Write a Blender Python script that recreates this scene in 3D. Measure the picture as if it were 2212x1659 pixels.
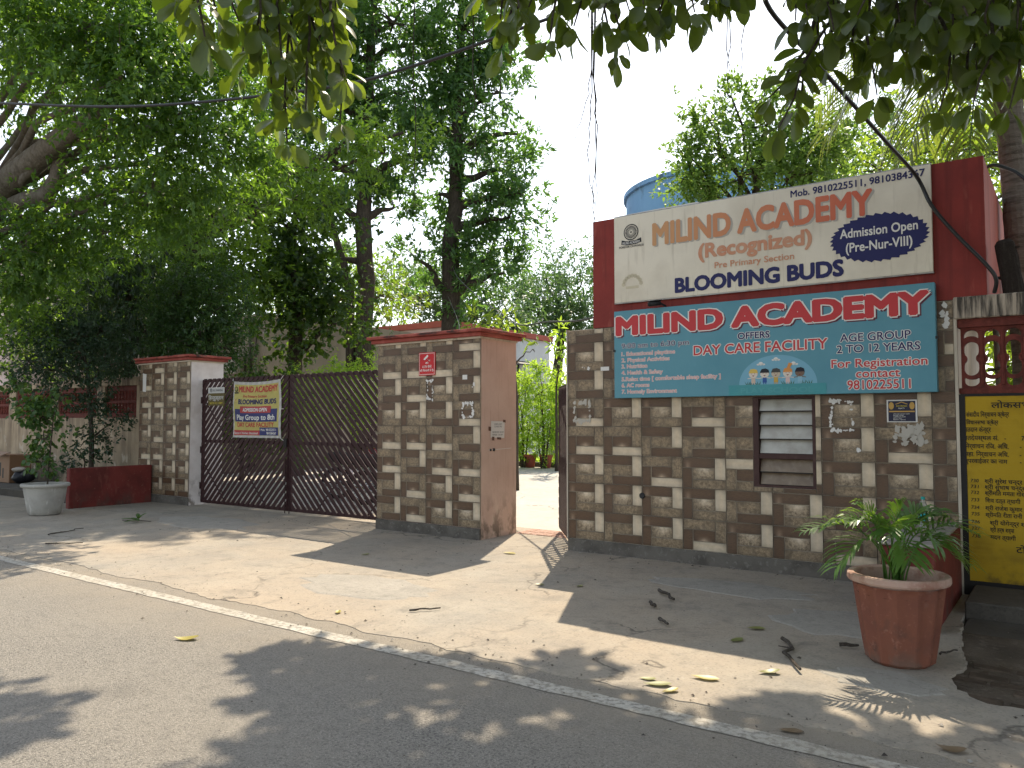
import bpy, math, random
import numpy as np
from mathutils import Vector, Matrix

for o in list(bpy.data.objects):
    bpy.data.objects.remove(o)
rng = np.random.default_rng(11)
random.seed(11)
sc = bpy.context.scene
COL = sc.collection
R = math.radians

# ------------------------------------------------------------------ camera
cam = bpy.data.cameras.new('camera')
cam.sensor_width = 36.0
cam.sensor_fit = 'HORIZONTAL'
cam.lens = 36.0 * 1690.0 / 2212.0
cam.clip_start = 0.05
cam.clip_end = 2000
cam_o = bpy.data.objects.new('camera', cam)
COL.objects.link(cam_o)
cam_o.location = (0, 0, 1.5)
cam_o.rotation_euler = (R(90 + 2.795), 0, R(35.685))
sc.camera = cam_o

# ------------------------------------------------------------------ sky and sun
SUN = Vector((-0.345, 0.753, 1.0)).normalized()          # towards the sun
ELEV = math.asin(SUN.z)
AZ = math.atan2(SUN.x, SUN.y)
world = bpy.data.worlds.new('World')
sc.world = world
world.use_nodes = True
wn = world.node_tree
sky = wn.nodes.new('ShaderNodeTexSky')
sky.sky_type = 'NISHITA'
sky.sun_disc = False
sky.sun_elevation = ELEV
sky.sun_rotation = AZ
sky.altitude = 200
sky.air_density = 1.2
sky.dust_density = 1.2
sky.ozone_density = 0.0
bg = wn.nodes['Background']
hs = wn.nodes.new('ShaderNodeHueSaturation')          # milky, hazy sky
hs.inputs['Saturation'].default_value = 0.50
wn.links.new(sky.outputs[0], hs.inputs['Color'])
wn.links.new(hs.outputs[0], bg.inputs[0])
bg.inputs[1].default_value = 0.15
sl = bpy.data.lights.new('sun', 'SUN')
sl.energy = 3.8
sl.angle = R(0.4)
sl.color = (1.0, 0.87, 0.68)
so = bpy.data.objects.new('sun', sl)
COL.objects.link(so)
so.location = SUN * 40
so.rotation_euler = SUN.to_track_quat('Z', 'Y').to_euler()

sc.view_settings.view_transform = 'Standard'
sc.view_settings.look = 'None'
sc.view_settings.gamma = 1.0
sc.view_settings.exposure = 1.0
sc.render.engine = 'CYCLES'
cy = sc.cycles
cy.max_bounces = 7
cy.diffuse_bounces = 3
cy.glossy_bounces = 2
cy.transmission_bounces = 5
cy.transparent_max_bounces = 8
cy.caustics_reflective = False
cy.caustics_refractive = False
cy.sample_clamp_indirect = 6.0
cy.use_denoising = True
cy.adaptive_threshold = 0.02
cy.volume_bounces = 0

# ------------------------------------------------------------------ object helpers
def link(o, parent=None):
    COL.objects.link(o)
    if parent is not None:
        o.parent = parent
    return o

def tag(o, label=None, cat=None, group=None, kind=None):
    if label: o['label'] = label
    if cat: o['category'] = cat
    if group: o['group'] = group
    if kind: o['kind'] = kind
    return o

def thing(name, label, cat, loc=(0, 0, 0), group=None):
    o = bpy.data.objects.new(name, None)
    o.empty_display_size = 0.2
    o.location = loc
    COL.objects.link(o)
    return tag(o, label, cat, group)

def wloc(o):
    v = Vector((0, 0, 0))
    while o is not None:
        v += o.location
        o = o.parent
    return v

class MB:
    """collects faces in world coordinates, builds one mesh object"""
    def __init__(s):
        s.v = []; s.f = []; s.m = []; s.uv = []
    def add(s, vs, fs, m=0, uvs=None):
        b = len(s.v)
        s.v += [tuple(p) for p in vs]
        for i, f in enumerate(fs):
            s.f.append(tuple(b + k for k in f)); s.m.append(m)
            s.uv.append(uvs[i] if uvs else None)
        return s
    def box(s, x0, x1, y0, y1, z0, z1, m=0, c=0.0):
        if c <= 0:
            vs = [(x0,y0,z0),(x1,y0,z0),(x1,y1,z0),(x0,y1,z0),(x0,y0,z1),(x1,y0,z1),(x1,y1,z1),(x0,y1,z1)]
            return s.add(vs, [(0,3,2,1),(4,5,6,7),(0,1,5,4),(1,2,6,5),(2,3,7,6),(3,0,4,7)], m)
        ring = lambda d, z: [(x0+d,y0,z),(x1-d,y0,z),(x1,y0+d,z),(x1,y1-d,z),(x1-d,y1,z),(x0+d,y1,z),(x0,y1-d,z),(x0,y0+d,z)]
        def inset(z): return [(min(max(x,x0+c),x1-c),min(max(y,y0+c),y1-c),z) for x,y,_ in ring(c,z)]
        vs = inset(z0) + ring(c,z0+c) + ring(c,z1-c) + inset(z1)
        fs = [tuple(range(7,-1,-1)), tuple(range(24,32))]
        for l in range(3):
            for k in range(8):
                a=l*8+k; b=l*8+(k+1)%8
                fs.append((a,b,b+8,a+8))
        return s.add(vs, fs, m)
    def obox(s, c, ax, ay, az, m=0):
        c, ax, ay, az = Vector(c), Vector(ax), Vector(ay), Vector(az)
        vs = [c-ax-ay-az,c+ax-ay-az,c+ax+ay-az,c-ax+ay-az,c-ax-ay+az,c+ax-ay+az,c+ax+ay+az,c-ax+ay+az]
        return s.add(vs, [(0,3,2,1),(4,5,6,7),(0,1,5,4),(1,2,6,5),(2,3,7,6),(3,0,4,7)], m)
    def tube(s, pts, rad, n=8, m=0, cap=True, jit=0.0):
        pts = [Vector(p) for p in pts]
        if not hasattr(rad, '__len__'): rad = [rad]*len(pts)
        base = len(s.v); prev = None
        for i, p in enumerate(pts):
            t = (pts[min(i+1,len(pts)-1)] - pts[max(i-1,0)])
            t = t.normalized() if t.length > 1e-9 else Vector((0,0,1))
            if prev is None:
                u = t.orthogonal().normalized()
            else:
                u = prev - t*prev.dot(t)
                u = u.normalized() if u.length > 1e-6 else t.orthogonal().normalized()
            prev = u; w = t.cross(u)
            for k in range(n):
                a = 2*math.pi*k/n
                r = rad[i]*(1+jit*(random.random()-.5))
                s.v.append(tuple(p + (u*math.cos(a)+w*math.sin(a))*r))
        for i in range(len(pts)-1):
            for k in range(n):
                a = base+i*n+k; b = base+i*n+(k+1)%n
                s.f.append((a,b,b+n,a+n)); s.m.append(m); s.uv.append(None)
        if cap:
            s.f.append(tuple(base+k for k in range(n-1,-1,-1))); s.m.append(m); s.uv.append(None)
            e = base+(len(pts)-1)*n
            s.f.append(tuple(e+k for k in range(n))); s.m.append(m); s.uv.append(None)
        return s
    def lathe(s, c, prof, n=24, m=0, flute=0, fl=0.0):
        base = len(s.v)
        for r, z in prof:
            for k in range(n):
                a = 2*math.pi*k/n
                q = r
                if flute: q = r*(1 - fl*abs(math.sin(a*flute/2))**0.8) if fl > 0 else r
                s.v.append((c[0]+q*math.cos(a), c[1]+q*math.sin(a), c[2]+z))
        for i in range(len(prof)-1):
            for k in range(n):
                a=base+i*n+k; b=base+i*n+(k+1)%n
                s.f.append((a,b,b+n,a+n)); s.m.append(m); s.uv.append(None)
        return s
    def prism(s, poly, y0, y1, m=0):
        """poly in (x,z), extruded from y0 (front) to y1"""
        n = len(poly)
        vs = [(x,y0,z) for x,z in poly] + [(x,y1,z) for x,z in poly]
        fs = [tuple(range(n)), tuple(range(2*n-1,n-1,-1))]
        for k in range(n):
            j=(k+1)%n
            fs.append((j,k,k+n,j+n))
        return s.add(vs, fs, m)
    def flat(s, poly, y, m=0):
        return s.add([(x,y,z) for x,z in poly], [tuple(range(len(poly)))], m)
    def sheet(s, poly, z, m=0):
        return s.add([(x,y,z) for x,y in poly], [tuple(range(len(poly)))], m)
    def mesh(s, name, mats, off=Vector((0,0,0)), smooth=False):
        me = bpy.data.meshes.new(name)
        me.from_pydata([(a-off.x,b-off.y,c-off.z) for a,b,c in s.v], [], s.f)
        for mt in (mats if isinstance(mats,(list,tuple)) else [mats]):
            me.materials.append(mt)
        me.polygons.foreach_set('material_index', s.m)
        if any(u is not None for u in s.uv):
            ul = me.uv_layers.new(name='uv')
            for p, u in zip(me.polygons, s.uv):
                if u is None: continue
                for li, q in zip(p.loop_indices, u): ul.data[li].uv = q
        if smooth:
            me.polygons.foreach_set('use_smooth', [True]*len(me.polygons))
        me.update()
        return me
    def build(s, name, mats, parent=None, smooth=False, loc=None):
        off = wloc(parent) if parent is not None else Vector((0,0,0))
        o = bpy.data.objects.new(name, None)
        bpy.data.objects.remove(o)
        if loc is not None:
            L = Vector(loc)
            me = s.mesh(name, mats, L, smooth)
            o = bpy.data.objects.new(name, me)
            o.location = L - off
        else:
            me = s.mesh(name, mats, off, smooth)
            o = bpy.data.objects.new(name, me)
        return link(o, parent)

def np_mesh(name, V, F, mat, smooth=False):
    """V (n,3), F (m,k) constant k"""
    me = bpy.data.meshes.new(name)
    n, m, k = len(V), len(F), F.shape[1]
    me.vertices.add(n); me.vertices.foreach_set('co', np.ascontiguousarray(V, dtype=np.float32).ravel())
    me.loops.add(m*k); me.loops.foreach_set('vertex_index', np.ascontiguousarray(F, dtype=np.int32).ravel())
    me.polygons.add(m)
    me.polygons.foreach_set('loop_start', np.arange(0, m*k, k, dtype=np.int32))
    me.materials.append(mat)
    if smooth: me.polygons.foreach_set('use_smooth', np.ones(m, dtype=bool))
    me.update(calc_edges=True)
    return me

def copy_tree(o, loc=None, parent=None, rotz=None):
    c = o.copy(); COL.objects.link(c)
    if parent is not None: c.parent = parent
    if loc is not None: c.location = loc
    if rotz is not None: c.rotation_euler = (0,0,rotz)
    for ch in list(o.children): copy_tree(ch, None, c)
    return c

# ------------------------------------------------------------------ materials
class NT:
    def __init__(s, name):
        s.mat = bpy.data.materials.new(name); s.mat.use_nodes = True
        s.t = s.mat.node_tree
        s.bsdf = s.t.nodes['Principled BSDF']; s.out = s.t.nodes['Material Output']
    def n(s, typ, props=None, **inp):
        x = s.t.nodes.new('ShaderNode'+typ)
        for k, v in (props or {}).items(): setattr(x, k, v)
        for k, v in inp.items():
            key = int(k[1:]) if k[0]=='i' and k[1:].isdigit() else k.replace('_',' ')
            s.set(x.inputs[key], v)
        return x
    def set(s, sock, v):
        if isinstance(v, bpy.types.NodeSocket): s.t.links.new(v, sock)
        elif isinstance(v, bpy.types.Node): s.t.links.new(v.outputs[0], sock)
        else:
            if sock.type == 'RGBA' and len(v) == 3: v = (*v, 1)
            sock.default_value = v
    def mix(s, fac, a, b, mode='MIX'):
        x = s.t.nodes.new('ShaderNodeMix'); x.data_type='RGBA'; x.blend_type=mode
        s.set(x.inputs[0], fac); s.set(x.inputs[6], a); s.set(x.inputs[7], b)
        return x.outputs[2]
    def math(s, op, a, b=0.0, clamp=False):
        x = s.t.nodes.new('ShaderNodeMath'); x.operation=op; x.use_clamp=clamp
        s.set(x.inputs[0], a); s.set(x.inputs[1], b)
        return x.outputs[0]
    def pos(s, stretch=None, obj=False, rand=0.0):
        v = s.n('TexCoord').outputs['Object'] if obj else s.n('NewGeometry').outputs['Position']
        if rand:
            oi = s.n('ObjectInfo').outputs['Random']
            m = s.n('VectorMath', {'operation':'SCALE'}); s.set(m.inputs[0], (1.0,1.7,2.3)); s.set(m.inputs['Scale'], s.math('MULTIPLY', oi, rand))
            a = s.n('VectorMath', {'operation':'ADD'}); s.set(a.inputs[0], v); s.set(a.inputs[1], m.outputs[0]); v = a.outputs[0]
        if stretch:
            m = s.n('VectorMath', {'operation':'MULTIPLY'}); s.set(m.inputs[0], v); s.set(m.inputs[1], stretch); v = m.outputs[0]
        return v
    def noise(s, scale, detail=5, vec=None, rough=0.6, dist=0.0):
        x = s.n('TexNoise'); x.inputs['Scale'].default_value=scale; x.inputs['Detail'].default_value=detail
        x.inputs['Roughness'].default_value=rough; x.inputs['Distortion'].default_value=dist
        if vec is not None: s.set(x.inputs['Vector'], vec)
        return x.outputs[0]
    def ramp(s, fac, lo, hi, a=0.0, b=1.0):
        x = s.n('MapRange'); x.inputs[1].default_value=lo; x.inputs[2].default_value=hi
        x.inputs[3].default_value=a; x.inputs[4].default_value=b; x.clamp=True
        s.set(x.inputs[0], fac); return x.outputs[0]
    def z(s):
        x = s.n('SeparateXYZ'); s.set(x.inputs[0], s.n('NewGeometry').outputs['Position']); return x.outputs

def pmat(name, base, layers=(), rough=0.8, bump=0.15, bscale=40, spec=0.3, metal=0.0, obj=False, rand=0.0, bdist=0.01, coat=0.0):
    """layers: (colour, scale, lo, hi, amount[, stretch[, (z0,z1)]])"""
    t = NT(name)
    c = t.mix(0.0, base, base)
    for L in layers:
        colr, scl, lo, hi, amt = L[:5]
        st = L[5] if len(L) > 5 else None
        f = t.ramp(t.noise(scl, 6, t.pos(st, obj, rand)), lo, hi, 0, amt)
        if len(L) > 6:
            f = t.math('MULTIPLY', f, t.ramp(t.z()[2], L[6][0], L[6][1]))
        c = t.mix(f, c, colr)
    t.set(t.bsdf.inputs['Base Color'], c)
    t.bsdf.inputs['Roughness'].default_value = rough
    t.bsdf.inputs['Specular IOR Level'].default_value = spec
    t.bsdf.inputs['Metallic'].default_value = metal
    if coat: t.bsdf.inputs['Coat Weight'].default_value = coat
    if bump:
        b = t.n('Bump'); b.inputs['Strength'].default_value=bump; b.inputs['Distance'].default_value=bdist
        t.set(b.inputs['Height'], t.noise(bscale, 6, t.pos(None, obj, rand)))
        t.set(t.bsdf.inputs['Normal'], b)
    return t.mat

def leaf_mat(name, a, b, tr, mixf=0.42, rough=0.45, spec=0.45):
    t = NT(name)
    rnd = t.n('NewGeometry').outputs['Random Per Island']
    oi = t.n('ObjectInfo').outputs['Random']
    f = t.math('FRACT', t.math('ADD', rnd, oi))
    c = t.mix(f, a, b)
    # patchy hue over the crown
    c = t.mix(t.ramp(t.noise(1.1, 3, t.pos()), .4, .65, 0, .5), c, tuple(.5*(x+y)*.75 for x, y in zip(a, b)))
    t.set(t.bsdf.inputs['Base Color'], c)
    t.bsdf.inputs['Roughness'].default_value = rough
    t.bsdf.inputs['Specular IOR Level'].default_value = spec
    tl = t.n('BsdfTranslucent'); t.set(tl.inputs[0], t.mix(f, tr, tuple(x*.72 for x in tr)))
    mx = t.n('MixShader'); mx.inputs[0].default_value = mixf
    t.set(mx.inputs[1], t.bsdf.outputs[0]); t.set(mx.inputs[2], tl.outputs[0])
    t.set(t.out.inputs['Surface'], mx.outputs[0])
    return t.mat

M = {}
def flat_paint(key, col, rough=0.55, bump=0.0, wear=0.12):
    M[key] = pmat('paint_'+key, col, [(tuple(x*.7 for x in col), 3.0, .45, .7, wear)], rough, bump)
    return M[key]

# ground
def asphalt_mat():
    t = NT('asphalt')
    p = t.pos()
    c = t.mix(t.ramp(t.noise(160, 3, p), .35, .68), (.20,.186,.165), (.40,.37,.325))
    c = t.mix(t.ramp(t.noise(420, 2, p), .60, .70, 0, .45), c, (.40,.365,.32))
    c = t.mix(t.ramp(t.noise(62, 3, p), .50, .60, 0, .75), c, (.105,.099,.091))
    c = t.mix(t.ramp(t.noise(80, 2, p), .58, .66, 0, .75), c, (.50,.465,.41))
    c = t.mix(t.ramp(t.noise(.7, 5, p), .35, .7, 0, .45), c, (.35,.315,.265))
    c = t.mix(t.ramp(t.noise(13, 6, p), .48, .70, 0, .35), c, (.14,.135,.125))
    c = t.mix(t.ramp(t.noise(1.9, 6, p), .58, .72, 0, .35), c, (.15,.142,.13))
    ys = t.z()[1]
    d = t.math('MULTIPLY', t.ramp(ys, 2.9, 4.1), t.ramp(t.noise(2.2, 6, p), .25, .6, .15, .9))
    c = t.mix(d, c, (.36,.31,.245))
    t.set(t.bsdf.inputs['Base Color'], c)
    t.bsdf.inputs['Roughness'].default_value=.9; t.bsdf.inputs['Specular IOR Level'].default_value=.2
    b = t.n('Bump'); b.inputs['Strength'].default_value=1.0; b.inputs['Distance'].default_value=.012
    t.set(b.inputs['Height'], t.math('ADD', t.noise(170, 3, p), t.math('MULTIPLY', t.noise(60, 3, p), .5)))
    t.set(t.bsdf.inputs['Normal'], b)
    return t.mat

def concrete_mat(name, a, b, dust, crack=0.8, cs=.55, dustamt=.7):
    t = NT(name)
    p = t.pos()
    c = t.mix(t.ramp(t.noise(1.3, 8, p, .65), .3, .7), a, b)
    c = t.mix(t.ramp(t.noise(.45, 6, p), .38, .62, 0, dustamt), c, dust)
    c = t.mix(t.ramp(t.noise(55, 4, p), .52, .70, 0, .5), c, tuple(x*.58 for x in a))
    c = t.mix(t.ramp(t.noise(4.0, 9, t.pos((1,.45,1)), .72), .55, .68, 0, .4), c, tuple(x*.6 for x in a))
    c = t.mix(t.ramp(t.noise(7, 6, p), .54, .72, 0, .4), c, tuple(x*.62 for x in a))
    c = t.mix(t.ramp(t.noise(2.4, 8, p, .7), .56, .70, 0, .45), c, tuple(x*.55 for x in a))
    c = t.mix(t.ramp(t.noise(18, 5, p), .60, .72, 0, .3), c, tuple(min(x*1.35,.6) for x in b))
    # cracks
    wv = t.n('VectorMath', {'operation':'ADD'}); t.set(wv.inputs[0], p)
    nz = t.n('TexNoise'); nz.inputs['Scale'].default_value=2.2; nz.inputs['Detail'].default_value=7; t.set(nz.inputs['Vector'], p)
    sc_ = t.n('VectorMath', {'operation':'SCALE'}); t.set(sc_.inputs[0], nz.outputs[1]); sc_.inputs['Scale'].default_value=.9
    t.set(wv.inputs[1], sc_.outputs[0])
    vo = t.n('TexVoronoi', {'feature':'DISTANCE_TO_EDGE'}); vo.inputs['Scale'].default_value=cs; t.set(vo.inputs['Vector'], wv.outputs[0])
    ck = t.ramp(vo.outputs['Distance'], .002, .010, 1, 0)
    ck = t.math('MULTIPLY', ck, t.ramp(t.noise(.8, 3, p), .42, .58, 0, crack))
    c = t.mix(ck, c, (.05,.045,.04))
    t.set(t.bsdf.inputs['Base Color'], c)
    t.bsdf.inputs['Roughness'].default_value=.88; t.bsdf.inputs['Specular IOR Level'].default_value=.25
    h = t.math('SUBTRACT', t.math('ADD', t.noise(9, 8, p), t.math('MULTIPLY', t.noise(80, 3, p), .35)), t.math('MULTIPLY', ck, 1.2))
    bm = t.n('Bump'); bm.inputs['Strength'].default_value=.5; bm.inputs['Distance'].default_value=.012
    t.set(bm.inputs['Height'], h); t.set(t.bsdf.inputs['Normal'], bm)
    return t.mat

M['asphalt'] = asphalt_mat()
M['apron'] = concrete_mat('apron_concrete', (.24,.222,.195), (.37,.333,.275), (.40,.322,.238), .6, .42)
M['yard'] = concrete_mat('yard_concrete', (.42,.405,.37), (.52,.49,.44), (.46,.42,.36), .5, .35)
M['ledge'] = concrete_mat('ledge_concrete', (.075,.068,.06), (.12,.11,.095), (.08,.07,.055), .6, 1.4)  # dark tone stands in for the shade of the drain
M['dirt'] = pmat('dirt', (.13,.105,.08), [((.07,.058,.045), 3, .4, .65, .8), ((.24,.20,.16), 12, .55, .7, .6)], .95, .8, 30, .1, bdist=.03)
M['line'] = pmat('road_line', (.50,.47,.41), [((.22,.205,.18), 26, .46, .60, .85), ((.30,.26,.20), 3, .4, .7, .6), ((.13,.12,.11), 190, .57, .66, .7)], .8, .6, 170, .2, bdist=.004)
# tiles
def tile_mat(name, kind):
    t = NT('tile_'+name)
    p = t.pos(None, True, 30.0)
    uv = t.n('UVMap').outputs[0]
    s = t.n('SeparateXYZ'); t.set(s.inputs[0], uv); u, v = s.outputs[0], s.outputs[1]
    grain = t.noise(26, 6, t.pos((1,1,9), True, 30.0), .65)
    if kind in ('dark','glow','curl'):
        c = t.mix(t.ramp(grain, .3, .7), (.056,.031,.018), (.122,.073,.042))
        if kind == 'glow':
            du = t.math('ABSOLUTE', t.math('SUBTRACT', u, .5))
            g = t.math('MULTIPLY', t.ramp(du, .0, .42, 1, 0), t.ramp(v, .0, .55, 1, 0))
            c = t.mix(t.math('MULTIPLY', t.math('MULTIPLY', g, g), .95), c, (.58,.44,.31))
        if kind == 'curl':
            g = t.math('MULTIPLY', t.ramp(t.math('ABSOLUTE', t.math('SUBTRACT', u, .16)), .0, .12, 1, 0), t.ramp(v, .0, .8, 1, 0))
            c = t.mix(t.math('MULTIPLY', g, .8), c, (.36,.25,.17))
    elif kind == 'cream':
        c = t.mix(t.ramp(t.noise(14, 6, p), .35, .7), (.43,.36,.265), (.54,.46,.35))
        c = t.mix(t.ramp(t.noise(60, 4, p), .6, .75, 0, .35), c, (.25,.21,.165))
        tri = t.math('ADD', u, t.math('MULTIPLY', v, .6))
        c = t.mix(t.ramp(tri, 1.12, 1.5, 0, .55), c, (.20,.165,.13))
    elif kind == 'grey':
        c = t.mix(t.ramp(t.noise(38, 8, p, .75), .38, .64), (.10,.072,.044), (.30,.23,.15))
        c = t.mix(t.ramp(t.noise(9, 5, p), .52, .7, 0, .6), c, (.075,.06,.044))
    else:   # mott: centre with pale bulge
        c = t.mix(t.ramp(t.noise(40, 8, p, .8), .40, .62), (.085,.06,.036), (.36,.283,.193))
        g = t.math('MULTIPLY', t.ramp(t.math('ABSOLUTE', t.math('SUBTRACT', u, .55)), 0, .5, 1, 0), t.ramp(v, .2, .95))
        c = t.mix(t.math('MULTIPLY', t.math('MULTIPLY', g, t.ramp(t.noise(18, 6, p), .25, .6)), .95), c, (.66,.56,.43))
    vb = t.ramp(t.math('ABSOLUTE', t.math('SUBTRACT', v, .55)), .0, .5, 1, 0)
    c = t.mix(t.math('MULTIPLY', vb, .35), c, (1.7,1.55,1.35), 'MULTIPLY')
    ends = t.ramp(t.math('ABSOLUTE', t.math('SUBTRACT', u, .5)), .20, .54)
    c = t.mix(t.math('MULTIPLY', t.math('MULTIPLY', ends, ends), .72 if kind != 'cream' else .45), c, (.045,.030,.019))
    c = t.mix(t.ramp(t.noise(2.5, 5, t.pos()), .5, .75, 0, .18), c, (.17,.14,.105))   # dust film
    t.set(t.bsdf.inputs['Base Color'], c)
    t.bsdf.inputs['Roughness'].default_value=.42; t.bsdf.inputs['Specular IOR Level'].default_value=.35
    b = t.n('Bump'); b.inputs['Strength'].default_value=.25; b.inputs['Distance'].default_value=.004
    t.set(b.inputs['Height'], grain); t.set(t.bsdf.inputs['Normal'], b)
    return t.mat
TM = [tile_mat(k, k) for k in ('dark','grey','cream','mott','glow','curl')]
M['grout'] = pmat('grout', (.30,.25,.185), [((.12,.10,.085), 6, .4, .6, .6)], .9, .2)
M['plinth'] = pmat('plinth_cement', (.135,.122,.105), [((.07,.062,.053), 5, .42, .62, .8), ((.25,.235,.21), 20, .55, .7, .6)], .9, .5, 35)
M['red'] = pmat('red_paint', (.25,.036,.028), [((.10,.02,.017), 5, .52, .68, .6, (3,3,.12)), ((.16,.024,.02), 2.5, .4, .65, .6), ((.36,.10,.075), 9, .58, .72, .5, (1,1,.25))], .7, .15, 30)
M['redfade'] = pmat('red_paint_faded', (.40,.115,.085), [((.15,.06,.05), 5, .52, .68, .6, (3,3,.12)), ((.24,.06,.05), 3, .4, .65, .7, (1,1,.2)), ((.48,.20,.15), 7, .55, .7, .5, (1,1,.15))], .8, .2, 30)
M['redbench'] = pmat('red_bench', (.18,.034,.028), [((.10,.022,.018), 2.2, .42, .62, .8), ((.085,.06,.05), 5, .48, .64, .75, (1,1,.6), (.35,.0)), ((.24,.08,.065), 11, .55, .68, .5, (1,1,.4)), ((.30,.14,.11), 24, .64, .72, .7)], .75, .25, 30)
M['capred'] = pmat('cap_red', (.28,.062,.048), [((.03,.02,.018), 5, .53, .60, .95, (1,1,2.5), (2.63,2.68)), ((.50,.18,.14), 4, .45, .7, .6), ((.22,.05,.04), 14, .55, .7, .5)], .8, .4, 40)
M['pinkside'] = pmat('pink_plaster', (.60,.435,.36), [((.50,.34,.275), 2.2, .42, .68, .7), ((.66,.52,.42), 7, .58, .66, .8, (1,1,.6), (1.1,.35)), ((.16,.12,.09), 6, .47, .60, .9, (1,1,.7), (.62,.05)), ((.36,.22,.18), 6, .55, .7, .35, (4,4,.3))], .85, .35, 30)
M['whiteside'] = pmat('white_plaster', (.74,.68,.65), [((.48,.41,.37), 2.5, .45, .68, .6), ((.17,.13,.10), 7, .48, .60, .9, (1,1,.7), (.6,.05)), ((.72,.67,.64), 9, .5, .7, .5)], .85, .3, 30)
M['cream'] = pmat('cream_plaster', (.56,.50,.41), [((.40,.34,.27), 2.5, .42, .66, .7, (1,1,.35)), ((.2,.165,.13), 6, .55, .7, .6, (3,3,.3))], .85, .3, 30)
M['coping'] = pmat('coping_plaster', (.46,.39,.31), [((.33,.27,.21), 8, .4, .65, .6, (3,3,.3)), ((.045,.04,.035), 9, .44, .58, .95, (2.2,2.2,.18))], .9, .35, 35)
M['oldwall'] = pmat('old_wall', (.50,.40,.28), [((.34,.26,.175), 1.3, .4, .62, .8), ((.15,.11,.08), 4.5, .42, .60, .9, (1.6,1.6,.18), (.2,1.9)), ((.055,.05,.035), 3, .30, .56, .95, (1,1,.6), (1.0,.3)), ((.53,.46,.37), 4, .60, .66, .8, (1,1,.7), (1.6,.9))], .9, .4, 25)
M['jali'] = pmat('jali_red', (.155,.035,.026), [((.07,.018,.014), 9, .4, .65, .8), ((.21,.055,.04), 30, .5, .7, .5)], .8, .4, 60)
M['yellow'] = pmat('yellow_wall', (.42,.27,.015), [((.26,.165,.012), 3, .48, .68, .75), ((.42,.28,.02), 14, .45, .65, .5, (.3,1,4)), ((.12,.08,.02), 5, .5, .64, .85, (1,1,1), (.45,.15))], .8, .25, 40)
M['black'] = pmat('black_paint', (.018,.016,.015), (), .7, .1)
M['blacktar'] = pmat('black_rubber', (.015,.015,.016), (), .42, 0, spec=.5)
M['gate'] = pmat('gate_paint', (.034,.012,.013), [((.05,.022,.02), 20, .5, .7, .6)], .55, .15, 60, .25)
M['steel'] = pmat('steel', (.32,.31,.29), [((.15,.11,.08), 12, .5, .7, .7)], .45, .1, metal=.8)
M['window_frame'] = pmat('window_frame', (.05,.022,.02), [((.09,.05,.04), 14, .5, .7, .6)], .6, .15)
M['louvre'] = pmat('frosted_glass', (.44,.43,.385), [((.22,.20,.16), 6, .4, .65, .6), ((.45,.43,.38), 3, .5, .7, .5)], .22, .3, 90, .6, bdist=.003)
M['louvre2'] = pmat('dusty_glass', (.20,.15,.10), [((.12,.08,.05), 6, .4, .65, .7), ((.30,.25,.19), 14, .5, .7, .4)], .35, .3, 90, .5, bdist=.003)
M['inside'] = pmat('interior', (.05,.045,.04), (), .9, 0)  # dark colour stands in for the unlit room behind the louvres
M['boardwhite'] = pmat('sign_white', (.74,.68,.555), [((.53,.47,.365), 1.6, .42, .68, .6), ((.34,.29,.21), 7, .56, .74, .5, (2,2,.18))], .45, .5, 2.2, bdist=.02)
M['boardblue'] = pmat('sign_blue', (.10,.275,.345), [((.07,.23,.30), 2.2, .42, .68, .6), ((.12,.32,.40), 13, .62, .76, .3)], .45, .05, 30)
M['patch'] = pmat('sign_patch', (.055,.27,.30), [((.07,.30,.32), 5, .45, .6, .6)], .5, .05)
flat_paint('listred', (.60,.20,.20)); flat_paint('navy', (.018,.020,.10)); flat_paint('signred', (.50,.045,.05)); flat_paint('white', (.72,.70,.66))
flat_paint('shadowtxt', (.10,.03,.05)); flat_paint('greytxt', (.42,.39,.34)); flat_paint('bk', (.02,.02,.022))
flat_paint('skyb', (.17,.38,.50)); flat_paint('faint', (.56,.50,.36)); flat_paint('faintteal', (.08,.31,.335))
for k, c in dict(hair1=(.62,.44,.10), hair2=(.012,.012,.02), hair3=(.06,.055,.05), hair4=(.62,.26,.07), skin=(.66,.58,.50), skin2=(.50,.42,.32), skin3=(.17,.12,.085), blue=(.03,.09,.30), mustard=(.52,.34,.07), pink=(.62,.45,.43), tan=(.55,.43,.34), ltblue=(.25,.45,.55), grass=(.04,.12,.05), mouth=(.20,.04,.03), gold=(.50,.30,.08), poster=(.02,.02,.045), paper=(.66,.64,.61), tape=(.12,.055,.035), cctv=(.50,.02,.025), tin=(.10,.075,.02), tinwhite=(.48,.47,.45), yel=(.50,.40,.04)).items():
    flat_paint(k, c)
t = NT('fading_orange')
gx = t.ramp(t.z()[0], -3.75, -1.6)
t.set(t.bsdf.inputs['Base Color'], t.mix(gx, (.56,.30,.13), (.56,.115,.055)))
t.bsdf.inputs['Roughness'].default_value = .6
M['fade'] = t.mat
t = NT('old_orange')
t.set(t.bsdf.inputs['Base Color'], t.mix(t.ramp(t.noise(6,4,t.pos()), .35,.65), (.55,.22,.11), (.55,.29,.17)))
M['fade2'] = t.mat
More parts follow.
